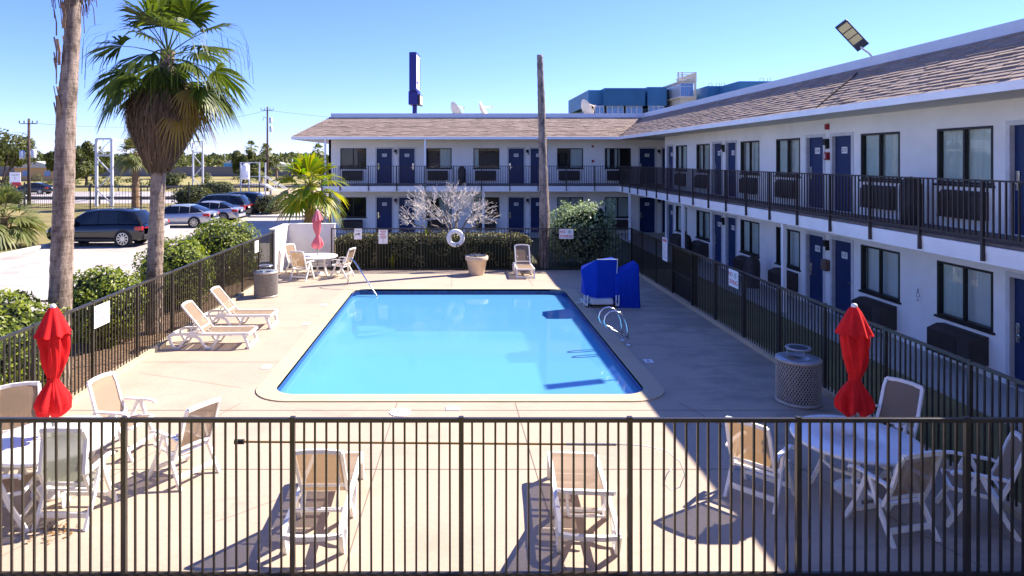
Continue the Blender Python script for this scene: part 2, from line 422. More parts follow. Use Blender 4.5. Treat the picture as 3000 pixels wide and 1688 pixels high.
def ring(mb, inner, outer, zi, zo):
    n = len(inner)
    mb.add([(x,y,zi) for x,y in inner]+[(x,y,zo) for x,y in outer], [(i,(i+1)%n,n+(i+1)%n,n+i) for i in range(n)])
def with_corners(ringpts, x0,x1,y0,y1):
    """add ring points on the rays through the rectangle's corners so that the outer edge is square"""
    pts = [(math.atan2(p[1]-PC[1],p[0]-PC[0]),p) for p in ringpts]
    out = list(pts)
    for cx,cy in ((x0,y0),(x1,y0),(x1,y1),(x0,y1)):
        a = math.atan2(cy-PC[1],cx-PC[0])
        lo = max([q for q in pts if q[0] <= a], key=lambda q:q[0], default=max(pts,key=lambda q:q[0]))
        hi = min([q for q in pts if q[0] > a], key=lambda q:q[0], default=min(pts,key=lambda q:q[0]))
        # intersection of the ray with segment lo-hi
        (x1_,y1_),(x2_,y2_) = lo[1],hi[1]; dx,dy = math.cos(a),math.sin(a)
        ex,ey = x2_-x1_, y2_-y1_; den = dx*ey-dy*ex
        t = ((x1_-PC[0])*ey-(y1_-PC[1])*ex)/den
        out.append((a,(PC[0]+dx*t,PC[1]+dy*t)))
    out.sort(key=lambda q:q[0]); return [q[1] for q in out]
water_edge = rrect(PX0,PX1,PY0,PY1,.45)
cop_out = rrect(PX0-.36,PX1+.36,PY0-.36,PY1+.36,.75)
co = with_corners(cop_out, DX0,DX1,DY0,DY1)
mb = MB(); ring(mb, co, [proj_rect(p,DX0,DX1,DY0,DY1) for p in co], 0, 0)
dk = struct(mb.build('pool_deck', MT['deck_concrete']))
# joints and hairline cracks in the deck
mb = MB()
def crack(pts, w=.012, z=.004):
    for a,b in zip(pts[:-1],pts[1:]):
        d = Vector((b[0]-a[0],b[1]-a[1],0)); n = Vector((-d.y,d.x,0)).normalized()*w/2
        mb.add([(a[0]-n.x,a[1]-n.y,z),(b[0]-n.x,b[1]-n.y,z),(b[0]+n.x,b[1]+n.y,z),(a[0]+n.x,a[1]+n.y,z)], [(0,1,2,3)])
def wob(a,b,n=7,j=.03):
    return [(a[0]+(b[0]-a[0])*k/n+(rng.uniform(-j,j) if 0<k<n else 0), a[1]+(b[1]-a[1])*k/n+(rng.uniform(-j,j) if 0<k<n else 0)) for k in range(n+1)]
for y in (9.35,11.55): crack([(DX0,y),(DX1,y)], .014)
for y in (14.3,17.2,20.2,23.0):
    crack([(DX0,y),(PX0-.4,y)], .012); crack([(PX1+.4,y),(DX1,y)], .012)
for x in (-1.2,1.15): crack([(x,7.0),(x*.9,11.9)], .012)
crack([(PX0-.42,11.9),(-5.4,7.1)], .010); crack([(PX1+.42,11.9),(5.6,7.1)], .014)
for x in (-3.9,-.2,2.6): crack([(x,22.75),(x,26.1)], .012)
crack(wob((-6.5,13.6),(-4.1,12.7)), .007); crack(wob((4.1,16.4),(6.7,17.5)), .008); crack(wob((-2.9,8.0),(-1.3,9.3)), .006); crack(wob((-5.0,7.3),(-4.2,9.2)), .006)
struct(mb.build('deck_joints', MT['joint']))
mb = MB(); mb.smooth = False
ring(mb, water_edge, cop_out, .018, .022)
ring(mb, cop_out, cop_out, .022, -.05); ring(mb, water_edge, water_edge, -.05, .018)
struct(mb.build('pool_coping', MT['coping_stone']))

def poolplaster():
    m, nt, N, L, out = newmat('pool_plaster')
    p = N.new('ShaderNodeBsdfPrincipled'); L.new(p.outputs[0], out.inputs[0]); p.inputs['Roughness'].default_value = .8
    tc = N.new('ShaderNodeTexCoord'); nz = N.new('ShaderNodeTexNoise'); nz.inputs['Scale'].default_value = .45; nz.inputs['Detail'].default_value = 5
    L.new(tc.outputs['Object'], nz.inputs['Vector'])
    cr = N.new('ShaderNodeValToRGB'); cr.color_ramp.elements[0].color = (.30,.62,.90,1); cr.color_ramp.elements[1].color = (.36,.68,.94,1)
    cr.color_ramp.elements[0].position = .3; cr.color_ramp.elements[1].position = .7
    L.new(nz.outputs['Fac'], cr.inputs[0]); L.new(cr.outputs[0], p.inputs['Base Color'])
    return m
MT['pool_plaster'] = poolplaster()
mm('pool_tile', mat, (.012,.03,.16), .2, var=.35, scale=9, col2=(.02,.06,.28), spec=.6)
mb = MB(); n = len(water_edge)
zs = [0.0,-.26,-1.25]
for k in range(2):
    mb.cur = 0 if k == 0 else 1
    mb.add([(x,y,zs[k]) for x,y in water_edge]+[(x,y,zs[k+1]) for x,y in water_edge], [(i,(i+1)%n,n+(i+1)%n,n+i) for i in range(n)])
mb.cur = 1
mb.add([(x,y,-1.25) for x,y in water_edge], [tuple(range(n))])
# entry steps under the handrail
for k,(rr,z) in enumerate(((1.1,-1.17),(.8,-1.09))):
    pts = [(PX0,PY1)] + [(PX0+.35+rr*math.cos(a), PY1-.35-rr*math.sin(a)) for a in [R(90*q/10) for q in range(11)]]
    m2 = len(pts); mb.add([(x,y,-1.25) for x,y in pts]+[(x,y,z) for x,y in pts], [tuple(m2+i for i in range(m2))]+[(i,(i+1)%m2,m2+(i+1)%m2,m2+i) for i in range(m2)])
struct(mb.build('pool_basin', [MT['pool_tile'], MT['pool_plaster']]))
def watermat():
    m, nt, N, L, out = newmat('pool_water')
    t = N.new('ShaderNodeBsdfTransparent'); t.inputs[0].default_value = (.66,.88,1.0,1)
    d = N.new('ShaderNodeBsdfDiffuse'); d.inputs[0].default_value = (.15,.50,.86,1)       # light scattered back by the water itself
    m1 = N.new('ShaderNodeMixShader'); m1.inputs[0].default_value = .55; L.new(t.outputs[0],m1.inputs[1]); L.new(d.outputs[0],m1.inputs[2])
    g = N.new('ShaderNodeBsdfGlossy'); g.inputs['Roughness'].default_value = .06
    fr = N.new('ShaderNodeFresnel'); fr.inputs['IOR'].default_value = 1.33
    tc = N.new('ShaderNodeTexCoord'); nz = N.new('ShaderNodeTexNoise'); nz.inputs['Scale'].default_value = 1.1; nz.inputs['Detail'].default_value = 3
    L.new(tc.outputs['Object'], nz.inputs['Vector'])
    bp = N.new('ShaderNodeBump'); bp.inputs['Strength'].default_value = .12; bp.inputs['Distance'].default_value = .03
    L.new(nz.outputs['Fac'], bp.inputs['Height']); L.new(bp.outputs[0], g.inputs['Normal']); L.new(bp.outputs[0], fr.inputs['Normal'])
    mx = N.new('ShaderNodeMixShader'); L.new(fr.outputs[0], mx.inputs[0]); L.new(m1.outputs[0], mx.inputs[1]); L.new(g.outputs[0], mx.inputs[2]); L.new(mx.outputs[0], out.inputs[0])
    return m
MT['water'] = watermat()
mb = MB(); mb.add([(x,y,-.16) for x,y in water_edge], [tuple(range(n))])
struct(mb.build('pool_water', MT['water']))

# open country around the deck
outer = with_corners([proj_rect(p,DX0,DX1,DY0,DY1) for p in co], -900,900,-60,1800)
mb = MB(); ring(mb, outer, [proj_rect(p,-900,900,-60,1800) for p in outer], -.02, -.02)
struct(mb.build('ground', MT['dry_field']))
def sheet(name, pts, z, m):
    mb = MB(); mb.add([(x,y,z) for x,y in pts], [tuple(range(len(pts)))]); return struct(mb.build(name, m))
sheet('parking_lot', [(-20.4,-20),(-9.6,-20),(-9.6,27.5),(-7.7,27.5),(-7.7,36.9),(-8.0,70),(-20.4,60)], 0, MT['lot_concrete'])
mb = MB(); rc = random.Random(31)
for k in range(26):
    x,y = rc.uniform(-20,-10), rc.uniform(14,58); L = rc.uniform(1.2,5); a = rc.choice((.1,1.5,.3,2.9))+rc.uniform(-.4,.4); p = [(x,y)]
    for q in range(7): a += rc.uniform(-.35,.35); p.append((max(-20.2,min(-9.8,p[-1][0]+L/7*math.cos(a))),p[-1][1]+L/7*math.sin(a)))
    crack(p, rc.uniform(.012,.035), .004)
struct(mb.build('lot_cracks', MT['joint']))
sheet('grass', [(-20.6,-20),(-20.6,61),(-14,63.5),(-60,63.5),(-60,-20)], 0, MT['grass_ground'])
sheet('planting_bed', [(-9.6,-20),(-7.0,-20),(-7.0,27.5),(-9.6,27.5)], .004, MT['mulch'])
sheet('garden_soil', [(-7.0,26.35),(9.0,26.35),(9.0,37.1),(-7.6,37.1),(-7.6,27.5),(-7.0,27.5)], .004, MT['bed_soil'])
sheet('lawn_strip', [(6.95,2),(9.0,2),(9.0,26.35),(6.95,26.35)], .008, MT['grass_ground'])
mb = MB(); mb.box(9.0,10.55,2,37.1,-.1,.05); mb.box(-7.7,13,37.1,39.05,-.1,.05); struct(mb.build('walkway', MT['walk_concrete']))
sheet('road', [(-260,66),(40,66),(40,90),(-260,90)], .02, MT['road_concrete'])
sheet('road_verge', [(-60,63.6),(20,63.6),(20,66),(-60,66)], .01, MT['grass_ground'])
mb = MB(); mb.rbox(-20.65,-20.35,-20,60,-.1,.14,.03); mb.rbox(-9.7,-9.5,-20,27.5,-.1,.14,.03); struct(mb.build('kerb', MT['kerb_paint']))
mb = MB(); mb.box(-7.02,-6.82,6.8,25.2,-.05,.09); mb.box(6.78,6.98,6.8,26.4,-.05,.09); struct(mb.build('deck_kerb', MT['coping_stone']))
mb = MB(); mb.prism([(-15.6,0),(-15.6,.13),(-10.3,.13),(-10.3,0)], 12, Matrix.Translation((0,56,0))); struct(mb.build('pavement', MT['kerb_paint']))

# ------------------------------------------------------------------ motel
XW, YW, XR, YR, XE, YE = 10.5, 39.0, 9.15, 37.4, 9.1, 37.4
Z1, Z2, ZS, ZE, ZT, RUN = .05, 2.92, 5.50, 5.62, 6.83, 1.85
motel = thing('motel_building', 'white two storey motel with navy doors, brown shingle roof and railed balcony around the pool', 'motel', (0,0,0))
FB = Matrix(((1,0,0,0),(0,-1,0,YW),(0,0,1,0),(0,0,0,1)))         # (u,d,z) -> world, back wing
FR = Matrix(((0,-1,0,XW),(-1,0,0,0),(0,0,1,0),(0,0,0,1)))        # side wing: u = -y
WZ = (.92,2.10); DZ = (.02,2.08); DW = .90; WW = 1.52
def facade(F, u0, u1, wins, doors):
    ops = []
    for zf in (Z1,Z2):
        for u in wins: ops.append((u-WW/2,u+WW/2,zf+WZ[0],zf+WZ[1]))
        for u in doors: ops.append((u-DW/2-.05,u+DW/2+.05,zf,zf+DZ[1]+.05))
    us = sorted(set([u0,u1]+[o[0] for o in ops]+[o[1] for o in ops])); zz = sorted(set([0.0,ZS]+[o[2] for o in ops]+[o[3] for o in ops]))
    mb = MB(F)
    for a,b in zip(us[:-1],us[1:]):
        for c,d in zip(zz[:-1],zz[1:]):
            mu, mz = (a+b)/2,(c+d)/2
            if any(o[0]<mu<o[1] and o[2]<mz<o[3] for o in ops): continue
            mb.add([(a,0,c),(b,0,c),(b,0,d),(a,0,d)],[(0,1,2,3)])
    for (a,b,c,d) in ops:                       # reveals
        q = -.16
        mb.add([(a,0,c),(b,0,c),(b,0,d),(a,0,d),(a,q,c),(b,q,c),(b,q,d),(a,q,d)], [(0,1,5,4),(1,2,6,5),(2,3,7,6),(3,0,4,7)])
    mb.build('wall', MT['wall_white'], motel)
def pleat(mb, u0, u1, z0, z1, d):
    k = max(6,int((u1-u0)/.035)); vs=[]; fs=[]
    for i in range(k+1):
        u = u0+(u1-u0)*i/k; dd = d+.028*math.sin(i*1.9+u)+.012*math.sin(i*.7)
        vs += [(u,dd,z0),(u,dd,z1)]
    for i in range(k): fs.append((2*i,2*i+2,2*i+3,2*i+1))
    mb.smooth = True; mb.add(vs,fs); mb.smooth = False
def window(F, u, zf, cur):
    a,b,c,d = u-WW/2,u+WW/2,zf+WZ[0],zf+WZ[1]
    mb = MB(F); t = .05
    mb.box(a,b,-.10,.012,c,c+t); mb.box(a,b,-.10,.012,d-t,d); mb.box(a,a+t,-.10,.012,c+t,d-t); mb.box(b-t,b,-.10,.012,c+t,d-t)
    mb.box(u-.024,u+.024,-.07,.004,c+t,d-t)
    mb.box(a-.05,b+.05,-.02,.045,c-.05,c-.003)
    mb.cur = 1
    mb.add([(a,-.5,c),(b,-.5,c),(b,-.5,d),(a,-.5,d),(a,-.17,c),(b,-.17,c),(b,-.17,d),(a,-.17,d)], [(0,1,2,3),(0,1,5,4),(1,2,6,5),(2,3,7,6),(3,0,4,7)])
    fr = mb.build('window', [MT['bronze'], MT['dark_room']], motel)
    mb = MB(F); mb.add([(a+.02,-.045,c+.02),(u,-.045,c+.02),(u,-.045,d-.02),(a+.02,-.045,d-.02)],[(0,1,2,3)])
    mb.add([(u,-.06,c+.02),(b-.02,-.06,c+.02),(b-.02,-.06,d-.02),(u,-.06,d-.02)],[(0,1,2,3)])
    mb.build('pane', MT['glass'], fr)
    if cur:
        mb = MB(F)
        for (p,q) in cur: pleat(mb, a+WW*p, a+WW*q, c+.01, d-.01, -.125)
        mb.build('curtain', MT['curtain'], fr)
def door(F, u, zf, hand, num):
    a,b = u-DW/2,u+DW/2; c,d = zf+DZ[0], zf+DZ[1]
    mb = MB(F); mb.box(a,b,-.12,-.075,c,d)
    for k in range(3):   # shallow pressed panels
        pass
    lf = mb.build('door', MT['door_navy'], motel)
    mb = MB(F); mb.box(a-.09,a,-.10,.025,zf,d+.09); mb.box(b,b+.09,-.10,.025,zf,d+.09); mb.box(a,b,-.10,.025,d,d+.09); mb.box(a,b,-.12,.02,zf,zf+.02)
    mb.build('door_frame', MT['door_jamb'], lf)
    h = a+.09 if hand < 0 else b-.09
    mb = MB(F); mb.rbox(h-.04,h+.04,-.075,-.05,zf+.85,zf+1.22,.008); mb.bar((h,-.03,zf+.98),(h-hand*.12,-.03,zf+.98),.025); mb.box(h-.015,h+.015,-.055,-.018,zf+.965,zf+.995);
    mb.build('handle', MT['steel'], lf)
    mb = MB(F); mb.rbox(u-.13,u+.13,-.076,-.062,zf+1.60,zf+1.78,.005); mb.cur = 1
    mb.text(num, .14, Matrix.Translation((u,-.059,zf+1.69)) @ Matrix.Rotation(R(90),4,'X'))
    mb.build('number_plate', [MT['plate_white'], MT['ink_dark']], lf)
def ac(F, u, zf, deep):
    mb = MB(F); a,b,c,d = u-.60,u+.60,zf+.22,zf+.73
    if deep:
        P = [(0,c),(0,d+.06),(deep*.45,d+.06),(deep,d-.04),(deep,c)]
        vs = [(a,x,z) for x,z in P]+[(b,x,z) for x,z in P]; k=len(P)
        mb.add(vs,[tuple(range(k)),tuple(range(2*k-1,k-1,-1))]+[(i,(i+1)%k,k+(i+1)%k,k+i) for i in range(k)])
    for k in range(13):
        z = c+.04+k*.033; mb.box(a+.03,b-.36,deep+.001,deep+.018,z,z+.016)
    mb.box(a,b,deep,deep+.02,c,c+.02); mb.box(b-.34,b,deep+.001,deep+.014,c+.02,d-.05)
    mb.build('air_conditioner', MT['unit_brown'], motel)
def lamp(F, u, zf):
    mb = MB(F); mb.rbox(u-.07,u+.07,0,.13,zf+1.84,zf+2.02,.015); mb.box(u+.03,u+.07,0,.10,zf+1.74,zf+1.84); mb.cur = 1; mb.rbox(u-.06,u+.028,.01,.12,zf+1.72,zf+1.838,.02)
    mb.build('wall_lamp', [MT['lamp_black'], MT['lamp_glass']], motel)
BW = [-6.1,-1.1,1.7,6.6,9.4]; BD = [-4.28,-2.96,3.45,4.75,11.13,12.45]
RY = [(33.5,0),(26.2,1),(18.85,1),(11.5,1),(4.15,1)]
RW = [-(c-o) for c,_ in RY[:-1] for o in (2.3,5.05)]
RD = [-32.82]+[-(c+s*.68) for c,k in RY[1:] for s in (1,-1)]
facade(FB, -7.54, 13.2, BW, BD); facade(FR, -33.6, -2.0, RW, RD)
cr_ = random.Random(5)
CURS = [[(0,.42)],[(.03,.97)],[(.62,1)],[(0,.3),(.72,1)],[(.05,.95)],[(.7,1)]]
for fl,zf in enumerate((Z1,Z2)):
    for i,u in enumerate(BW):
        window(FB,u,zf,[[],[(.55,1)],[(.02,.2)],[(.5,.98)],[(.1,.2),(.4,.6)]][i] if fl else [[],[(.5,1)],[(0,.5)],[(0,1)],[(0,1)]][i])
        if not (i==0 and fl==1 and False): ac(FB,u-(.05),zf,.14 if fl else .3)
    for i,u in enumerate(BD):
        if i < 5 or True: door(FB,u,zf,-1 if i%2==0 else 1, str((fl+1)*100+1+i))
    for p in ((-3.62),(4.1),(11.79)): lamp(FB,p,zf)
    for i,u in enumerate(RW):
        up = [[(.1,.9)],[(.45,.7)],[(.65,1)],[(0,.45)],[(.02,.98)],[(.0,.98)],[(.1,1)],[(.1,1)]]
        lo = [[(0,1)],[(0,1)],[(.0,.4),(.6,1)],[(0,.15)],[(.82,1)],[(.0,.42)],[(.5,1)],[(.5,1)]]
        window(FR,u,zf,(up if fl else lo)[i])
        ac(FR,u+.05,zf,.16 if fl else .38)
    for i,u in enumerate(RD): door(FR,u,zf,(-1 if i%2 else 1) if i else -1, str((fl+1)*100+13+i))
    for c,k in RY[1:]: lamp(FR,-c,zf)
mb = MB(FR); mb.rbox(-18.91,-18.75,0,.10,Z2+1.42,Z2+1.64,.01); mb.cur=1; mb.box(-18.85,-18.82,.101,.108,Z2+1.46,Z2+1.60)
mb.build('alarm_box', [MT['alarm_red'], MT['plate_white']], motel)
mb = MB(FR); mb.rbox(-18.92,-18.78,0,.07,Z2+2.28,Z2+2.44,.01); mb.build('alarm_strobe', MT['alarm_red'], motel)
mb = MB(FR); mb.rbox(-18.98,-18.72,0,.16,Z1+1.15,Z1+1.48,.05); mb.build('wall_box', MT['box_brown'], motel)
mb = MB(FR); mb.rbox(-15.24,-15.06,.0,.015,Z1+1.05,Z1+1.42,.004); mb.cur=1
mb.lathe([(.045,0),(.058,0),(.058,.004),(.045,.004)],20,Matrix.Translation((-15.15,.016,Z1+1.22)) @ Matrix.Rotation(R(90),4,'X')); mb.box(-15.165,-15.135,.016,.019,Z1+1.27,Z1+1.36); mb.box(-15.17,-15.13,.016,.019,Z1+1.09,Z1+1.12)
mb.build('access_sign', [MT['plate_white'], MT['ink_dark']], motel)
mb = MB(FB); mb.rbox(7.86,7.98,0,.06,Z2+2.15,Z2+2.27,.01); mb.rbox(7.87,7.99,0,.06,Z2+1.28,Z2+1.42,.01); mb.build('alarm_strobe', MT['alarm_red'], motel)
# slabs, soffits and outer masses
mb = MB()
mb.box(XR,XW-.01,2,YR,2.62,Z2); mb.box(-7.62,13.2,YR,YW-.01,2.62,Z2); mb.box(XW,13.2,33.7,YR,2.62,Z2)
mb.build('balcony_slab', MT['slab_brown'], motel)
mb = MB(); mb.box(XR,XW-.02,2,YR,2.56,2.617); mb.box(-7.62,13.2,YR,YW-.02,2.56,2.617); mb.box(XE,XW-.004,2,YE,ZS,ZS+.06); mb.box(-9.3,13.2,YE,YW-.004,ZS,ZS+.06); mb.box(XW+.01,13.2,33.7,YE,ZS,ZS+.06); mb.box(XW+.01,13.2,33.7,YR,2.56,2.617); mb.box(-9.3,-7.55,YW,50,ZS,ZS+.06)
mb.build('soffit', MT['soffit_beige'], motel)
mb = MB()
for x0,x1,y0,y1 in ((XR-.05,XR-.003,2,YR-.05),(-7.66,XR-.05,YR-.05,YR-.003)):
    mb.box(x0,x1,y0,y1,2.56,2.86)
    g = .012
    mb.box(x0-(g if x1-x0<1 else 0),x1,y0-(g if y1-y0<1 else 0),y1,2.74,2.862)
mb.build('balcony_fascia', MT['trim_white'], motel)
mb = MB()
mb.box(XE-.04,XE-.001,2,YE-.04,ZS-.012,ZE+.02); mb.box(-9.34,XE-.04,YE-.04,YE-.001,ZS-.012,ZE+.02); mb.box(-9.34,-9.301,YE,50,ZS-.012,ZE+.02)
mb.build('roof_fascia', MT['trim_white'], motel)
mb = MB(); mb.box(XW+.17,22,1.9,33.6,0,ZS); mb.box(-7.54,13.2,YW+.52,50,0,ZS); mb.box(-7.54,-7.40,YW,YW+.5,0,ZS); mb.box(13.2,22,33.6,50,0,ZS); mb.box(XW+.001,XW+.165,33.601,33.66,0,ZS)
mb.build('outer_wall', MT['wall_white'], motel)
# roof: courses of shingles laid up the slope
def course(mb, base, along, a0, a1, up, i, n, jit):
    a = a0; L = Vector(up); sl = L.length; nrm = Vector(along).cross(L).normalized()
    if nrm.z < 0: nrm = -nrm
    while a < a1:
        wd = min(jit.uniform(.22,.48), a1-a)
        t0 = i/n - jit.uniform(0,.010); t1 = (i+1.35)/n
        th = jit.uniform(.022,.040)
        B = Vector(base); A = Vector(along)
        p = [B+A*a+L*t0, B+A*(a+wd-.008)+L*t0, B+A*(a+wd-.008)+L*t1, B+A*a+L*t1]
        q = [p[0]+nrm*th, p[1]+nrm*th, p[2]+nrm*.004, p[3]+nrm*.004]
        mb.add(p+q, [(4,5,6,7),(0,1,5,4),(1,2,6,5),(3,0,4,7)])
        a += wd
NC = 15; jit = random.Random(3)
mb = MB(); mb.cur = 1
mb.add([(XE,2,ZE),(XE,YE,ZE),(XE+RUN,YE+RUN,ZT),(XE+RUN,2,ZT)],[(0,1,2,3)]); mb.cur = 0
for i in range(NC): course(mb,(XE,2,ZE),(0,1,0),0,YE-2+RUN*i/NC,(RUN,0,ZT-ZE),i,NC,jit)
mb.cur = 1
mb.add([(-9.3,YE,ZE),(XE,YE,ZE),(XE+RUN,YE+RUN,ZT),(-9.3+RUN,YE+RUN,ZT)],[(0,1,2,3)]); mb.cur = 0
for i in range(NC): course(mb,(-9.3,YE,ZE),(1,0,0),RUN*i/NC,XE+9.3+RUN*i/NC,(0,RUN,ZT-ZE),i,NC,jit)
mb.add([(-9.3,50,ZE),(-9.3,YE,ZE),(-9.3+RUN,YE+RUN,ZT),(-9.3+RUN,50,ZT)],[(0,1,2,3)])
# dark vent pipe line on the slope
mb.cur = 1; mb.bar((XE+.02,16.9,ZE+.06),(XE+RUN*.8,17.6,ZE+(ZT-ZE)*.8+.06),.03)
mb.build('roof', [MT['shingle'], MT['shingle_base']], motel)
mb = MB(); x = XE+RUN; y = YE+RUN
mb.box(x-.02,x+.30,2,y-.02,ZT-.03,ZT+.14); mb.box(-9.32+RUN,x+.30,y-.02,y+.30,ZT-.03,ZT+.14)
mb.box(x-.008,x+.26,2,y-.008,ZT+.14,ZT+.25); mb.box(-9.31+RUN,x+.26,y-.008,y+.26,ZT+.14,ZT+.25); mb.box(-9.32+RUN,-9.0+RUN,y+.30,50,ZT-.03,ZT+.12)
mb.build('roof_cap', MT['cap_metal'], motel)
mb = MB(); mb.box(x+.30,22,2,50,ZT-.2,ZT-.05); mb.box(-9.0+RUN,x+.30,y+.30,50,ZT-.2,ZT-.05); mb.build('flat_roof', MT['roof_flat'], motel)
# the wing the picture is taken from, behind the camera: wall, balcony, eave
mb = MB(); mb.box(-12,9.0,-9,-1.7,0,ZS); mb.build('wall', MT['wall_white'], motel)
mb = MB(); mb.box(-12,9.0,-1.697,-.25,2.62,Z2); mb.build('balcony_slab', MT['slab_brown'], motel)
mb = MB(); mb.box(-12,9.0,-.247,-.2,2.56,2.86); mb.build('balcony_fascia', MT['trim_white'], motel)
mb = MB(); mb.box(-12,9.0,-1.697,-.9,ZS-.1,ZS-.003); mb.build('soffit', MT['soffit_beige'], motel)
mb = MB(); mb.add([(-12,-.9,ZS),(9,-.9,ZS),(9,-2.7,ZT),(-12,-2.7,ZT)],[(0,1,2,3)]); mb.build('roof', MT['shingle'], motel)
# columns
for (cx,cy,z0,z1) in ((9.22,18.8,.05,2.56),(9.22,27.2,.05,2.56),(9.22,35.6,.05,2.56),(1.46,37.5,.05,2.56),(-7.45,37.5,.05,2.56),(-1.82,37.52,Z2,ZS),(-7.45,37.52,Z2,ZS),(9.3,10.4,.05,2.56)):
    mb = MB(); mb.rbox(cx-.055,cx+.055,cy-.055,cy+.055,z0,z1,.01); mb.build('column', MT['trim_white'], motel)
# balcony railing: bars, rails and posts that run down over the fascia
def railing(p0, p1, posts, zb, zt):
    a = Vector(p0); b = Vector(p1); L = (b-a).length; d = (b-a)/L
    mb = MB(); k = int(L/.13)
    for i in range(k+1):
        q = a+d*(L*i/k); mb.bar((q.x,q.y,zb),(q.x,q.y,zt),.025)
    mb.bar((a.x,a.y,zt),(b.x,b.y,zt),.045,.03); mb.bar((a.x,a.y,zb),(b.x,b.y,zb),.035,.035)
    r = mb.build('railing', MT['rail_paint'], motel)
    for q in posts:
        mb = MB(); n = Vector((-d.y,d.x,0))
        mb.bar((q[0],q[1],2.60),(q[0],q[1],zt+.012),.05,.05)
        mb.build('railing_post', MT['rail_paint'], r)
railing((XR-.09,2,0),(XR-.09,YR-.09,0), [(XR-.09,11.48+1.57*k) for k in range(-6,17) if 2 < 11.48+1.57*k < 37.2], Z2+.09, Z2+1.07)
railing((-7.6,YR-.09,0),(XR-.09,YR-.09,0), [(-4.99+1.585*k,YR-.09) for k in range(-1,9)]+[(-7.6,YR-.09)], Z2+.09, Z2+1.07)

# ------------------------------------------------------------------ pool fences
def fence(name, label, p0, p1, h=1.64, first=None, gap=1.76, pitch=.12, gate=None, zb=.024):
    a = Vector((p0[0],p0[1],0)); b = Vector((p1[0],p1[1],0)); L = (b-a).length; d = (b-a)/L
    t = thing(name, label, 'fence', a, math.atan2(d.y,d.x))
    first = gap if first is None else first
    ps = [0.0]; q = first
    while q < L-.3: ps.append(q); q += gap
    ps.append(L)
    mb = MB(); r_ = random.Random(int(L*100))
    for s,e in zip(ps[:-1],ps[1:]):
        if gate and gate[0]-.05 <= (s+e)/2 <= gate[1]+.05: continue
        k = max(1,round((e-s)/pitch)); mb = MB()
        for i in range(1,k):
            x = s+(e-s)*i/k; mb.bar((x,0,zb),(x+r_.uniform(-.006,.006),0,h-.02),.021)
        mb.build('bar_panel', MT['fence_paint'], t)
    mb = MB(); mb.rbox(-.02,L+.02,-.024,.024,h-.03,h+.015,.006); mb.build('top_rail', MT['fence_paint'], t)
    mb = MB(); mb.box(0,L,-.018,.018,zb-.02,zb+.018); mb.build('bottom_rail', MT['fence_paint'], t)
    for q in ps:
        mb = MB(); mb.rbox(q-.026,q+.026,-.026,.026,0,h+.028,.004); mb.build('post', MT['fence_paint'], t)
    if gate:
        mb = MB(); g0,g1 = gate; k = int((g1-g0)/.045)
        for i in range(k+1): x = g0+.03+(g1-g0-.06)*i/k; mb.bar((x,.03,.12),(x,.03,h-.05),.016)
        for z in (.14,.8,h-.07): mb.bar((g0+.03,.03,z),(g1-.03,.03,z),.035)
        g = mb.build('gate', MT['fence_paint'], t)
        mb = MB(); mb.rbox(g0+.10,g0+.17,.05,.12,.95,1.05,.01); mb.build('latch', MT['steel'], g)
    return t
fence('pool_fence', 'dark bar fence along the near edge of the deck in front of two loungers', (-6.9,6.95), (6.85,6.95), first=1.66)
fence('pool_fence', 'dark bar fence beside the rounded bushes with a sunlit top rail', (-6.92,24.95), (-6.92,6.95))
fence('pool_fence', 'dark bar fence in front of the long clipped hedge with a life ring', (-4.95,26.2), (6.85,26.2))
fence('pool_fence', 'dark bar fence with a gate between the pool deck and the motel walkway', (6.87,26.2), (6.87,6.95), gate=(4.9,7.1), first=1.44)
mb = MB()
mb.box(-7.05,-4.98,26.95,27.15,0,1.72); mb.box(-7.05,-6.85,25.0,26.948,0,1.70)
mb.box(-7.08,-4.95,26.92,27.18,1.722,1.76); mb.box(-7.08,-6.82,24.97,26.918,1.702,1.742)
tag(mb.build('stucco_wall', MT['stucco_white']), 'white stucco corner wall behind the table with the faded umbrella', 'wall')
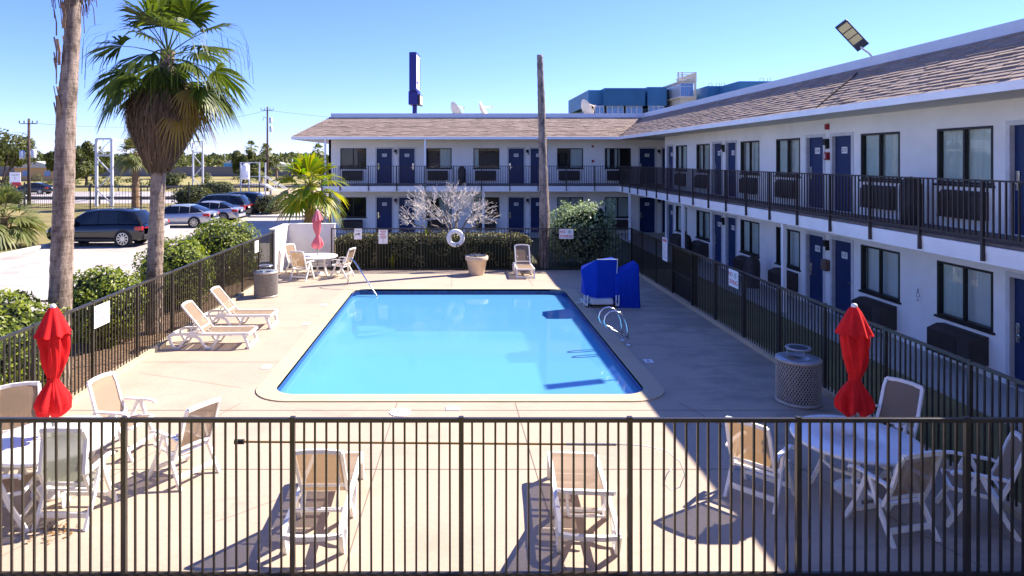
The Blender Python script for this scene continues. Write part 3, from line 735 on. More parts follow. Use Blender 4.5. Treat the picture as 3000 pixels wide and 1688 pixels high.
# ------------------------------------------------------------------ garden chairs, tables, umbrellas
def sling(mb, pts, w, th=.012, sag=.0):
    """cloth strip along pts (x=0 plane, points (y,z)), width w in x, slightly sagging across"""
    n = len(pts); k = 6; vs=[]; fs=[]
    for (y,z) in pts:
        for i in range(k+1):
            u = -1+2*i/k; vs.append((u*w/2, y, z-sag*(1-u*u)))
    for i in range(n-1):
        for j in range(k): fs.append((i*(k+1)+j, i*(k+1)+j+1, (i+1)*(k+1)+j+1, (i+1)*(k+1)+j))
    mb.smooth = True; mb.add(vs,fs); mb.smooth = False
def make_chair(label, group, cloth='sling_tan', top=1.06, lean=.44):
    """faces +y; a folding armchair with crossed-A legs under the arms and a cloth seat and back"""
    t = thing('garden_chair', label, 'chair', (0,0,0), 0, group); W = MT['white_plastic']
    by, bz = -.20, .40
    mb = MB()
    for s in (-1,1):
        mb.strip([(s*.255,.27,.45),(s*.255,.0,.425),(s*.255,by,bz)],.035,.035,(1,0,0))
    mb.strip([(-.255,.27,.45),(.255,.27,.45)],.035,.03,(0,1,0)); mb.strip([(-.255,by+.02,bz),(.255,by+.02,bz)],.035,.03,(0,1,0))
    mb.build('seat_frame', W, t)
    mb = MB()
    for s in (-1,1):
        mb.strip([(s*.265,by+.02,bz-.02),(s*.265,by-.10,bz+.25),(s*.262,-lean+.05,top-.12),(s*.25,-lean,top)],.042,.038,(1,0,0))
    mb.strip([(-.25,-lean-.003,top-.005),(-.1,-lean-.02,top+.01),(.1,-lean-.02,top+.01),(.25,-lean-.003,top-.005)],.04,.05,(0,1,0))
    mb.strip([(-.25,by-.03,bz+.09),(.25,by-.03,bz+.09)],.03,.035,(0,1,0))
    mb.build('back_frame', W, t)
    mb = MB(); sling(mb,[(.26,.46),(.1,.44),(-.05,.425),(by+.03,.415)],.49,sag=.02); mb.build('seat', MT[cloth], t)
    mb = MB(); sling(mb,[(by-.03,bz+.10),(by-.11,bz+.27),(-lean+.06,top-.14),(-lean+.003,top-.02)],.49,sag=-.012); mb.build('backrest', MT[cloth], t)
    for s in (-1,1):
        mb = MB(); mb.strip([(s*.30,-.30,.64),(s*.30,-.24,.665),(s*.30,.16,.675),(s*.30,.25,.66),(s*.30,.27,.63)],.055,.028,(1,0,0)); mb.build('armrest', W, t)
    for s in (-1,1):
        for y in (.33,-.36):
            mb = MB(); mb.strip([(s*.292,.02 if y>0 else -.02,.652),(s*.30,y*.45,.33),(s*.305,y,0)],.034,.052,(1,0,0)); mb.build('leg', W, t)
    mb = MB(); mb.strip([(-.29,-.27,.14),(.29,-.27,.14)],.03,.06,(0,1,0)); mb.strip([(-.29,.24,.14),(.29,.24,.14)],.03,.05,(0,1,0)); mb.build('stretcher', W, t)
    return t
def make_table(label, r):
    t = thing('garden_table', label, 'table', (0,0,0), 0, 'round white garden tables')
    mb = MB(); mb.smooth = True
    mb.lathe([(.0,.70),(r-.06,.70),(r-.045,.672),(r-.01,.672),(r,.69),(r,.712),(r-.012,.724),(.022,.728),(.022,.70)],48)
    mb.build('tabletop', MT['table_plastic'], t)
    for k in range(4):
        a = R(45+90*k); c,s = math.cos(a),math.sin(a)
        mb = MB(); mb.strip([(c*.40,s*.40,.69),(c*.36,s*.36,.4),(c*.46,s*.46,.12),(c*.52,s*.52,0)],.05,.045,(-s,c,0)); mb.build('leg', MT['white_plastic'], t)
    mb = MB(); mb.strip([(.37,-.02,.36),(.26,.26,.36),(0,.37,.36),(-.26,.26,.36),(-.37,0,.36),(-.26,-.26,.36),(0,-.37,.36),(.26,-.26,.36),(.37,.02,.36)],.04,.03,(0,0,1)); mb.build('brace', MT['white_plastic'], t)
    return t
def make_umbrella(label, cloth, seed, twist=0.0):
    t = thing('closed_umbrella', label, 'umbrella', (0,0,0), 0); r_ = random.Random(seed); ph = r_.uniform(0,6)
    mb = MB(); mb.tube([(0,0,.02),(0,0,2.40)],.019,10); mb.build('pole', MT['pole_grey'], t)
    mb = MB(); mb.smooth = True; mb.lathe([(.0,0),(.24,0),(.25,.03),(.22,.07),(.06,.11),(.035,.16),(.03,.34),(.0,.34)],28); mb.build('base', MT['white_plastic'], t)
    mb = MB(); mb.smooth = True; mb.lathe([(.0,2.47),(.03,2.46),(.04,2.43),(.02,2.40),(.018,2.36)],12); mb.build('finial', MT['plate_white'], t)
    prof = [(.05,2.36),(.10,2.25),(.145,2.10),(.15,2.00),(.14,1.85),(.128,1.72),(.10,1.60),(.072,1.52),(.06,1.48),(.08,1.43),(.125,1.35),(.165,1.26),(.185,1.18),(.175,1.10),(.13,1.05),(.085,1.02)]
    def folds(a,z):
        amp = .08+.24*max(0,min(1,(1.48-z)/.4)) if z < 1.48 else .09+.16*(abs(z-1.5)/.6 if z<2.1 else .6)
        f = math.sin(8*a+ph+twist*(z-1.5)*3+.7*math.sin(z*5+ph)); f = math.copysign(abs(f)**.6,f)
        return 1+amp*f*(.7+.3*math.sin(3*a+ph))+.6*amp*math.sin(5*a+2*ph-z*4)+.05*math.sin(17*a+z*9+ph)
    mb = MB(); mb.smooth = True; n = 72; vs=[]; fs=[]
    P = []
    for (p,q) in zip(prof[:-1],prof[1:]):
        for k in range(3): P.append((p[0]+(q[0]-p[0])*k/3, p[1]+(q[1]-p[1])*k/3))
    P.append(prof[-1])
    for i,(r,z) in enumerate(P):
        for k in range(n):
            a = 2*math.pi*k/n; q = r*folds(a,z)
            zz = z + (.045*math.sin(4*a+ph)+.03*math.sin(7*a) if i > len(P)-8 else 0)
            vs.append((q*math.cos(a)+.02*math.sin(z*4+ph), q*math.sin(a), zz))
    for i in range(len(P)-1):
        for k in range(n): fs.append((i*n+k,i*n+(k+1)%n,(i+1)*n+(k+1)%n,(i+1)*n+k))
    mb.add(vs,fs); mb.build('canopy', MT[cloth], t)
    mb = MB(); mb.smooth = True; vs=[]; fs=[]; Pv = [(.045,2.42),(.085,2.36),(.125,2.26),(.165,2.16),(.20,2.07)]
    for i,(r,z) in enumerate(Pv):
        for k in range(n):
            a = 2*math.pi*k/n; q = r*(1+.13*(i/4)*math.sin(8*a+ph)); vs.append((q*math.cos(a),q*math.sin(a),z+.018*(i/4)*math.cos(8*a+ph)))
    for i in range(len(Pv)-1):
        for k in range(n): fs.append((i*n+k,i*n+(k+1)%n,(i+1)*n+(k+1)%n,(i+1)*n+k))
    mb.add(vs,fs); mb.build('vent_flap', MT[cloth], t)
    mb = MB(); mb.smooth = True; mb.lathe([(.068,1.505),(.078,1.49),(.068,1.47)],24); mb.build('strap', MT[cloth], t)
    return t
TB1, TB2, TB3 = (-5.28,8.69), (5.2,8.72), (-5.3,25.2)
tb = make_table('round white table under the red umbrella near the rounded bushes', .76); tb.location = (*TB1,0)
clone(tb, (*TB2,0), R(20), 'round white table in the building shade beside the metal bin')
clone(tb, (*TB3,0), R(10), 'small looking round white table under the faded pink umbrella')
u = make_umbrella('closed bright red umbrella standing at the sunlit table by the bushes','umbrella_red',1); u.location = (*TB1,0)
u = make_umbrella('closed red umbrella at the shaded table beside the mesh bin','umbrella_red',5,.8); u.location = (*TB2,0); u.rotation_euler = (0,0,2)
u = make_umbrella('closed faded pink umbrella in front of the stucco corner wall','umbrella_faded',9); u.location = (*TB3,0)
def face(dx,dy): return math.atan2(dy,dx)-math.pi/2
GA, GB, GC = 'chairs around the shaded table', 'chairs around the sunlit near table', 'chairs around the far table'
ch = make_chair('white chair half in sunlight at the shaded table, seen from behind', GA)
ch.location = (3.92,8.62,0); ch.rotation_euler = (0,0,face(.7,.7))
clone(ch,(5.1,7.86,0),face(-.22,.97),'white chair fully in shade with its dark backrest towards the near fence',GA)
clone(ch,(6.22,8.02,0),face(-.9,.45),'white chair turned sideways between the shaded table and the corner of the fences',GA)
clone(ch,(6.2,9.62,0),face(-.9,-.45),'grey backed chair behind the shaded table, facing the near fence',GA)
clone(ch,(-3.78,9.18,0),face(-.85,.52),'sunlit chair with translucent backrest on the pool side of the near table',GB)
clone(ch,(-4.95,9.95,0),face(.97,-.2),'tan chair standing behind the red umbrella and turned towards the pool',GB)
clone(ch,(-6.2,9.3,0),face(.42,-.9),'tan chair between the red umbrella and the fence with the bushes',GB)
clone(ch,(-5.42,7.98,0),face(.95,.25),'white chair tucked under the sunlit table, cut off by the picture edge',GB)
ch2 = make_chair('white chair with an upright grey green backrest close to the near fence',GB,'sling_grey',1.16,.30)
ch2.location = (-4.66,8.16,0); ch2.rotation_euler = (0,0,face(0.02,1))
clone(ch,(-6.15,25.6,0),face(.8,-.45),'tan chair at the far table against the stucco wall',GC)
clone(ch,(-5.62,24.15,0),face(.25,.95),'tan chair at the far table with its back towards the pool',GC)
clone(ch,(-4.3,24.75,0),face(-.95,.3),'white framed chair at the far table next to the pool handrail',GC)

# ------------------------------------------------------------------ sun loungers (head at -y, foot at +y)
def make_lounger(label, ang, cloth='sling_tan'):
    t = thing('sun_lounger', label, 'sun lounger', (0,0,0), 0, 'white sun loungers around the pool'); W = MT['white_plastic']
    hz = .36; hy = -.12; L = .80; c,s = math.cos(R(ang)),math.sin(R(ang))
    mb = MB()
    for x in (-.31,.31):
        mb.strip([(x,-.93,.27),(x,-.80,.325),(x,-.4,.335),(x,.3,.335),(x,.82,.345),(x,.93,.335)],.05,.055,(1,0,0))
    mb.strip([(-.31,-.93,.265),(-.15,-.96,.262),(.15,-.96,.262),(.31,-.93,.265)],.05,.05,(0,1,0)); mb.strip([(-.31,.92,.335),(.31,.92,.335)],.06,.045,(0,1,0))
    for y in (-.45,.1,.5): mb.strip([(-.3,y,.30),(.3,y,.30)],.05,.03,(0,1,0))
    mb.build('frame', W, t)
    for x in (-.315,.315):
        mb = MB(); mb.strip([(x,-.93,.28),(x,-.86,.13),(x,-.80,.02),(x,-.68,.02),(x,-.60,.15),(x,-.48,.27),(x,-.36,.30),(x,-.22,.24),(x,-.12,.11),(x,-.06,.02),(x,.08,.02),(x,.16,.15),(x,.24,.31)],.055,.05,(1,0,0))
        mb.build('arched_leg', W, t)
        mb = MB(); mb.strip([(x,.80,.335),(x,.87,.18),(x,.93,.0)],.055,.06,(1,0,0)); mb.build('leg', W, t)
    mb = MB(); mb.strip([(-.315,.92,.05),(.315,.92,.05)],.05,.06,(0,1,0)); mb.build('foot_bar', W, t)
    mb = MB(); sling(mb,[(.90,hz+.012),(.5,hz),(.2,hz-.005),(hy,hz)],.57,sag=.012); mb.build('seat', MT[cloth], t)
    back = lambda q,o=0: (hy-c*q-s*o, hz+s*q-c*o*-1)
    mb = MB()
    for x in (-.275,.275): mb.strip([(x,*back(0)),(x,*back(L*.5)),(x,*back(L))],.04,.035,(1,0,0))
    e = back(L); mb.strip([(-.275,*e),(-.1,e[0]-.03*c,e[1]+.03*s),(.1,e[0]-.03*c,e[1]+.03*s),(.275,*e)],.035,.045,(0,1,0))
    b = back(.12); mb.strip([(-.27,*b),(.27,*b)],.03,.03,(0,1,0))
    mb.build('back_frame', W, t)
    mb = MB(); sling(mb,[back(.0,.012),back(.3,.012),back(.6,.014),back(L-.01,.014)],.56,sag=.0); mb.build('backrest', MT[cloth], t)
    if ang > 10:
        p = back(L*.45,-.02); mb = MB(); mb.strip([(-.2,*p),(-.2,p[0]-.16,.31)],.03,.025,(1,0,0)); mb.strip([(.2,*p),(.2,p[0]-.16,.31)],.03,.025,(1,0,0)); mb.strip([(-.2,p[0]-.16,.31),(.2,p[0]-.16,.31)],.03,.025,(0,1,0)); mb.build('prop', W, t)
    return t
l1 = make_lounger('white lounger near the bushes, the nearer of two facing the pool', 50); l1.location = (-5.72,15.62,0); l1.rotation_euler = (0,0,R(-90))
clone(l1,(-5.72,17.42,0),R(-91),'white lounger facing the pool, beside the mesh bin at the far table')
l3 = make_lounger('lounger behind the near fence with its tan backrest raised high', 55); l3.location = (-1.6,8.15,0); l3.rotation_euler = (0,0,R(1))
l4 = make_lounger('lounger behind the near fence with its backrest lowered and seat in the sun', 25); l4.location = (1.5,8.15,0); l4.rotation_euler = (0,0,R(-4))
l5 = make_lounger('lounger with striped shadows on its raised backrest beside the terracotta pot', 56); l5.location = (2.5,25.25,0); l5.rotation_euler = (0,0,R(180))

# ------------------------------------------------------------------ bins, pot, pool gear
def mesh_bin(label):
    t = thing('trash_can', label, 'trash can', (0,0,0), 0, 'mesh trash cans by the pool fences'); t.scale = (.94,.94,1)
    mb = MB(); mb.smooth = True; mb.lathe([(.30,.02),(.375,.02),(.375,.78),(.36,.78),(.345,.03)],40); mb.build('liner', MT['can_dark'], t)
    mb = MB(); n = 46                                   # expanded-metal skin: crossing diagonal strands
    for k in range(n):
        for d in (1,-1):
            pts = []
            for q in range(9):
                a = 2*math.pi*k/n + d*q/8*1.15; z = .05+.70*q/8; pts.append((.388*math.cos(a),.388*math.sin(a),z))
            mb.tube(pts,.0085,4,False)
    mb.build('mesh_skin', MT['can_metal'], t)
    for z in (.03,.77):
        mb = MB(); mb.smooth = True; mb.lathe([(.375,z-.025),(.405,z-.025),(.405,z+.025),(.375,z+.025)],40); mb.build('rim', MT['can_metal'], t)
    mb = MB(); mb.smooth = True; mb.lathe([(.385,.79),(.375,.805),(.20,.79),(.16,.775),(.16,.60)],40); mb.build('lid', MT['can_lid'], t)
    mb = MB(); mb.smooth = True; mb.lathe([(.20,.955),(.225,.955),(.232,.972),(.225,.99),(.19,.982),(.0,.975)],36); mb.smooth = False
    for a in (30,150,270): mb.tube([(.19*math.cos(R(a)),.19*math.sin(R(a)),.79),(.19*math.cos(R(a)),.19*math.sin(R(a)),.96)],.008,6)
    mb.cur = 1; mb.lathe([(.165,.9835),(.0,.9835)],30); mb.build('rain_cover', [MT['can_lid'],MT['can_dark']], t)
    return t
b1 = mesh_bin('large metal mesh bin with a domed lid in the shade by the red umbrella'); b1.location = (6.12,11.95,0)
clone(b1,(-6.1,21.2,0),.4,'sunlit metal mesh bin between the loungers and the stucco wall')
t = thing('planter_pot','empty beige clay pot in front of the clipped hedge','plant pot',(.73,25.2,0))
mb = MB(); mb.smooth = True; mb.lathe([(.0,.0),(.27,.0),(.28,.02),(.385,.56),(.425,.565),(.435,.58),(.435,.70),(.42,.715),(.38,.715),(.37,.64)],40); mb.build('body', MT['terracotta'], t)
mb = MB(); mb.lathe([(.372,.66),(.0,.66)],32); mb.build('soil', MT['bed_soil'], t)
mb = MB()
for k in range(9):
    a = rng.uniform(0,6.3); r = rng.uniform(.02,.2); mb.bar((r*math.cos(a),r*math.sin(a),.66),(r*math.cos(a)+rng.uniform(-.1,.1),r*math.sin(a)+rng.uniform(-.1,.1),rng.uniform(.72,.85)),.008)
mb.build('dry_stems', MT['twig_pale'], t)
# pool lift under its cover
t = thing('pool_lift','pool lift under a tall blue cover with a white wheeled base','pool lift',(4.22,20.0,0),R(1))
mb = MB(); lo = [(-.42,-.36),(.40,-.36),(.42,.34),(-.42,.34)]
A = [(-.40,-.16,.30),(-.12,-.36,.26),(.44,-.36,.28),(.46,.34,.30),(-.44,.34,.30)]
B = [(-.54,-.12,1.06),(-.12,-.40,1.41),(.49,-.40,1.41),(.50,.36,1.36),(-.42,.36,1.10)]
Mi = [tuple((p[i]+q[i])/2+(0.015 if i<2 else 0) for i in range(3)) for p,q in zip(A,B)]
mb.add(A+Mi+B,[(i,(i+1)%5,5+(i+1)%5,5+i) for i in range(5)]+[(5+i,5+(i+1)%5,10+(i+1)%5,10+i) for i in range(5)]+[(10,11,14),(11,12,13,14)])
mb.build('cover', MT['cover_blue'], t)
mb = MB(); mb.bar(B[1],B[2],.018); mb.bar(B[2],(.47,-.37,.8),.018); mb.build('piping', MT['plate_white'], t)
mb = MB(); mb.rbox(-.30,.34,-.50,-.34,.10,.26,.02); mb.rbox(-.36,.40,-.30,.30,.06,.14,.02); mb.bar((-.44,-.52,.10),(-.44,.3,.10),.06); mb.bar((.46,-.52,.10),(.46,.3,.10),.06)
for x in (-.52,-.42,.42,.50): mb.tube([(x,-.50,.06),(x,-.52,.24),(x+.02,-.46,.36),(x+.02,-.40,.30)],.018,6)
mb.tube([(-.7,-.2,.10),(-.45,-.2,.12)],.02,6)
mb.build('base_frame', MT['lift_white'], t)
for x in (-.40,.42):
    mb = MB(); mb.tube([(x-.03,-.44,.07),(x+.03,-.44,.07)],.07,14); mb.build('wheel', MT['tyre'], t)
mb = MB(); P = [(4.66,19.55,0),(5.36,19.5,0),(5.40,20.15,0),(4.68,20.15,0)]
Q = [(4.64,19.58,.93),(5.33,19.54,1.24),(5.36,20.1,1.27),(4.68,20.12,.98)]
Rr = [(4.70,19.62,1.0),(5.27,19.6,1.30),(5.30,20.05,1.32),(4.74,20.07,1.04)]
H = [tuple(p[i]+(q[i]-p[i])*.5+(.02 if i==1 and p[1]<19.9 else 0) for i in range(3)) for p,q in zip(P,Q)]
def sub(a,b,k): return [tuple(a[j]+(b[j]-a[j])*i/k for j in range(3)) for i in range(k)]
def loop(C,k=10,amp=0): 
    o=[]
    for i in range(4): o += sub(C[i],C[(i+1)%4],k)
    return [(x+amp*math.sin(i*1.9),y+amp*math.cos(i*2.3),z) for i,(x,y,z) in enumerate(o)]
LS = [loop(P,10,.022),loop(H,10,.014),loop(Q,10,.004),loop(Rr,10,0)]
mb.smooth = True
mb.add([p for l in LS for p in l],[(j*40+i,j*40+(i+1)%40,(j+1)*40+(i+1)%40,(j+1)*40+i) for j in range(3) for i in range(40)]); mb.smooth = False; mb.add(Rr,[(0,1,2,3)])
tag(mb.build('covered_equipment', MT['cover_blue']),'equipment under a blue cover with a slanted top beside the pool lift','equipment cover')
t = thing('grab_rails','pair of looped shiny steel grab rails at the shaded pool edge','grab rails',(0,0,0))
for y,dx in ((15.62,0),(16.02,-.04)):
    P = [(4.02,0),(4.00,.35),(3.97,.52),(3.90,.66),(3.80,.76),(3.68,.80),(3.57,.77),(3.48,.68),(3.45,.56),(3.49,.45),(3.60,.37),(3.80,.27),(3.99,.18)]
    mb = MB(); mb.smooth = True; mb.tube([(x+dx,y,z) for x,z in P],.024,12); rl = mb.build('rail', MT['steel'], t)
    mb = MB(); mb.smooth = True; mb.lathe([(.024,.025),(.06,.02),(.065,.0)],16,Matrix.Translation((4.02+dx,y,.004))); mb.build('flange', MT['steel'], rl)
t = thing('pool_handrail','single sloping steel handrail at the entry steps next to the far table','handrail',(0,0,0))
mb = MB(); mb.smooth = True; mb.tube([(-3.80,23.15,0),(-3.80,23.12,.80),(-3.76,23.06,.92),(-3.66,22.96,.94),(-3.5,22.78,.83),(-2.66,21.85,-.10),(-2.60,21.8,-.3),(-2.6,21.8,-.6)],.024,12); mb.build('rail', MT['steel'], t)
t = thing('life_ring','white life ring hanging on the fence above the clipped hedge','life ring',(-.07,26.13,1.27))
mb = MB(); mb.smooth = True; mb.lathe([(.27+.09*math.cos(R(a)),.085*math.sin(R(a))) for a in range(0,361,30)],40,Matrix.Rotation(R(90),4,'X')); mb.build('ring', MT['ring_white'], t)
mb = MB(); mb.tube([(.05,-.06,-.33),(.02,-.10,-.26),(.10,-.09,-.22),(.16,-.08,-.30)],.016,6); mb.tube([(.0,-.05,-.38),(.06,-.10,-.30)],.014,6); mb.build('rope', MT['ink_dark'], t)
t = thing('rescue_pole','long bronze rescue pole with a wire hook hung on the near fence','rescue pole',(0,7.02,0))
mb = MB(); mb.tube([(-2.32,.03,1.362),(1.25,.03,1.335)],.0115,8); mb.build('shaft', MT['bronze_pole'], t)
mb = MB(); mb.tube([(-2.36,.03,1.362),(-2.26,.03,1.362)],.028,8); mb.build('end_grip', MT['iron_black'], t)
mb = MB(); mb.tube([(1.15,.03,1.336),(1.68,.03,1.332)],.014,8); mb.build('socket', MT['pole_grey'], t)
mb = MB(); mb.smooth = True; mb.tube([(1.66,.03,1.333),(1.95,.03,1.325),(2.2,.04,1.27),(2.36,.05,1.15),(2.42,.06,1.0),(2.37,.07,.86),(2.27,.07,.83),(2.20,.07,.90),(2.23,.07,1.0),(2.28,.07,1.06)],.0055,6); mb.build('hook', MT['ring_white'], t)
# plates set into the deck
def marker(x,y,rz,label,disc=False):
    mb = MB(Matrix.Translation((x,y,.0245 if False else .006)) @ Matrix.Rotation(rz,4,'Z'))
    if disc: mb.lathe([(.19,0),(.185,.006),(0,.006)],28)
    else: mb.rbox(-.12,.12,-.09,.09,0,.007,.002)
    mb.cur = 1; z = .0075 if not disc else .0072
    for k,(a,b,c,d) in enumerate(((-.07,-.03,-.02,.05),(-.01,.02,-.03,.04),(.04,.08,-.02,.03))): mb.box(a,b,c,d,z,z+.001)
    return tag(mb.build('depth_marker',[MT['plate_white'],MT['ink_grey']]),label,'depth marker','markers set into the pool deck')
marker(-.98,11.45,0,'round white deck marker near the end of the pool closest to the loungers',True)
marker(-.08,11.62,0,'small white deck plate at the near pool end between joint lines')
marker(4.12,14.35,R(90),'white deck plate in the shade next to the pool ladder')
marker(-4.0,13.95,R(-90),'sunlit white deck plate beside the pool edge nearest the bushes')
marker(-4.0,17.6,R(-90),'sunlit white deck plate at the pool edge by the loungers')
marker(-4.0,19.9,R(-90),'white deck plate on the sunlit side below the handrail')
# ------------------------------------------------------------------ signs on the fences
def sign(name, label, cat, loc, rz, wd, ht, draw, group=None):
    t = thing(name, label, cat, loc, rz, group)
    mb = MB(); mb.rbox(-wd/2,wd/2,-.004,.004,-ht/2,ht/2,.0035); mb.build('panel', MT['plate_white'], t)
    draw(t, MB(Matrix.Translation((0,-.0065,0)) @ Matrix.Rotation(R(90),4,'X')))
    return t
def nodiving(t, mb):
    mb.cur = 0; mb.text('NO', .15, Matrix.Translation((-.15,.085,0))); mb.text('DIVING', .15, Matrix.Translation((0,-.095,0))); mb.build('lettering', MT['ink_red'], t)
    mb = MB(Matrix.Translation((0,-.0065,0)) @ Matrix.Rotation(R(90),4,'X')); mb.lathe([(.052,0),(.068,0)],28,Matrix.Translation((.13,.085,0)))
    mb.add([(.09,.12,.0),(.10,.13,.0),(.17,.05,.0),(.16,.04,.0)],[(0,1,2,3)]); mb.add([(.09,.07,0.0005),(.15,.09,.0005),(.15,.105,.0005),(.09,.085,.0005)],[(0,1,2,3)]); mb.build('symbol', MT['ink_teal'], t)
GN = 'no diving signs on the pool fences'
sign('no_diving_sign','white sign reading NO DIVING in front of the flowering shrub','sign',(4.28,26.15,1.43),0,.56,.38,nodiving,GN)
sign('no_diving_sign','white sign reading NO DIVING on the shaded fence facing the motel walkway','sign',(6.80,16.4,1.42),R(-90),.56,.42,nodiving,GN)
sign('no_diving_sign','sun bleached NO DIVING sign on the fence beside the thick palm trunk','sign',(-6.86,12.85,1.36),R(90),.56,.42,lambda t,mb:(mb.text('NO', .15, Matrix.Translation((-.15,.085,0))),mb.text('DIVING', .15, Matrix.Translation((0,-.095,0))),mb.build('lettering', MT['ink_pink'], t)),GN)
sign('notice_sign','small blank white notice on the fence near the stucco wall','sign',(-6.86,22.75,1.38),R(90),.42,.40,lambda t,mb:(mb.box(-.12,.12,.05,.07,0,.0005),mb.build('print', MT['plate_white'], t)))
def rules(t, mb):
    for k in range(5): mb.box(-.12+.02*(k%2),.12-.02*(k%3),.20-.065*k,.23-.065*k,0,.0005)
    mb.box(-.15,.15,.245,.25,0,.0005); mb.build('print', MT['ink_pink'], t)
    mb = MB(Matrix.Translation((0,-.0065,0)) @ Matrix.Rotation(R(90),4,'X')); mb.box(-.008,.008,-.22,-.06,0,.0006); mb.build('symbol', MT['ink_grey'], t)
sign('rules_sign','pink and white rules sign on the fence beside the life ring','sign',(-2.92,26.15,1.32),0,.36,.55,rules)
def phone(t, mb):
    mb.box(-.12,.12,.14,.15,0,.0005); mb.box(-.07,.07,.10,.115,0,.0005); mb.box(-.02,.07,-.05,.045,0,.0006); mb.box(-.11,-.04,-.045,.02,0,.0006); mb.build('print', MT['ink_grey'], t)
sign('notice_sign','white notice with a dark emblem on the fence nearest the stucco wall','sign',(-3.9,26.15,1.43),0,.30,.42,phone)
def longs(t, mb):
    mb.box(-.20,.20,.24,.34,0,.0005); mb.build('heading', MT['ink_pink'], t)
    mb = MB(Matrix.Translation((0,-.0065,0)) @ Matrix.Rotation(R(90),4,'X'))
    for k in range(9): mb.box(-.19,.19-.03*(k%4),.17-.055*k,.185-.055*k,0,.0005)
    mb.build('print', MT['ink_grey'], t)
sign('rules_sign','tall narrow pool rules sign on the fence gate by the walkway','sign',(6.78,21.75,1.42),R(-90),.50,.75,longs)
# litter by the near table
mb = MB()
for k in range(70):
    x,y = -4.72+rng.gauss(0,.16), 7.78+rng.gauss(0,.10); a = rng.uniform(0,6.3); r = rng.uniform(.015,.035); z = rng.uniform(.005,.02)
    mb.add([(x+r*math.cos(a),y+r*math.sin(a),z),(x+.5*r*math.cos(a+1.6),y+.5*r*math.sin(a+1.6),z+.008),(x-r*math.cos(a),y-r*math.sin(a),z),(x+.5*r*math.cos(a-1.6),y+.5*r*math.sin(a-1.6),z+.004)],[(0,1,2,3)])
tag(mb.build('fallen_leaves', MT['fallen_leaf']),'dry brown leaves lying under the sunlit near table','fallen leaves',kind='stuff')
# bins on the walkways, dishes and lamp on the roof
def dome_bin(label,loc):
    t = thing('litter_bin',label,'litter bin',loc,0,'domed litter bins on the motel walkways')
    mb = MB(); mb.smooth = True; mb.lathe([(.0,0),(.20,0),(.215,.02),(.225,.70),(.215,.72)],24); mb.build('body', MT['can_dark'], t)
    mb = MB(); mb.smooth = True; mb.lathe([(.225,.72),(.22,.85),(.17,.98),(.09,1.04),(0,1.06)],24); mb.build('dome_lid', MT['unit_brown'], t)
    return t
d0 = dome_bin('dark domed bin on the lower walkway between two air conditioners',(9.95,22.4,.05))
clone(d0,(9.95,28.95,.05),0,'dark domed bin on the lower walkway far along, by the white post')
clone(d0,(10.05,14.75,2.92),0,'domed bin on the upper balcony between the two nearest windows')
clone(d0,(.25,38.6,2.92),0,'domed bin on the upper balcony above the bare tree')
def dish(label,loc,rz):
    t = thing('satellite_dish',label,'satellite dish',loc,rz,'satellite dishes on the motel roof'); t.scale = (.8,.8,.82); M = Matrix.Translation((0,0,1.0)) @ Matrix.Rotation(R(62),4,'Y')
    mb = MB(M); mb.smooth = True; mb.lathe([(r*.92,.36*r*r*.9) for r in (0.02,.2,.4,.6,.8,1.0)]+[(.93,.335),(.90,.30),(.7,.14),(.4,.03),(.02,-.02)],32); mb.build('reflector', MT['dish_cream'], t)
    mb = MB(M)
    for a in (0,120,240): mb.tube([(.9*math.cos(R(a)),.9*math.sin(R(a)),.33),(0,0,1.0)],.025,6)
    mb.tube([(0,0,.92),(0,0,1.12)],.06,8); mb.build('feed_arm', MT['dish_cream'], t)
    mb = MB(); mb.tube([(-.1,0,-.15),(-.1,0,1.0)],.06,8); mb.tube([(-.5,.2,-.15),(-.1,0,.8)],.03,6); mb.build('mast', MT['pole_grey'], t)
    return t
d1 = dish('cream satellite dish on the roof nearest the blue tower sign',(-.25,46,6.75),R(20))
clone(d1,(1.68,46,6.75),R(-12),'cream satellite dish on the roof beside the top of the bare pole')
clone(d1,(8.5,44.5,6.75),R(12),'cream satellite dish in front of the teal building')
mb = MB(); mb.rbox(6.6,7.9,44.4,45.0,6.7,6.98,.03); mb.rbox(6.9,7.7,44.5,44.9,6.98,7.06,.02)
tag(mb.build('roof_vent', MT['dish_cream']),'low beige vent box on the roof beside the dish near the teal building','roof vent')
t = thing('flood_light','grey lamp head with three pale panels leaning over the motel roof edge','roof lamp',(10.62,17.1,6.98))
mb = MB(); mb.tube([(-.02,0,-.10),(0.02,0,.02),(-.05,-.02,.10),(-.22,-.05,.20),(-.30,-.06,.26)],.028,8); mb.build('bracket', MT['lift_white'], t)
ax = Vector((.72,.1,-.68)).normalized(); nn = Vector((-.35,-.85,-.40)); nn = (nn-ax*nn.dot(ax)).normalized(); sd_ = nn.cross(ax)
M = Matrix.Translation((-.55,-.09,.56)) @ Matrix((ax,sd_,nn)).transposed().to_4x4()
mb = MB(M); mb.rbox(-.42,.46,-.16,.16,-.04,.04,.02); mb.build('housing', MT['lamp_grey'], t)
mb = MB(M)
for k in range(3): mb.rbox(-.36+.21*k,-.18+.21*k,-.125,.125,.041,.052,.004)
mb.build('led_panel', MT['led_panel'], t)
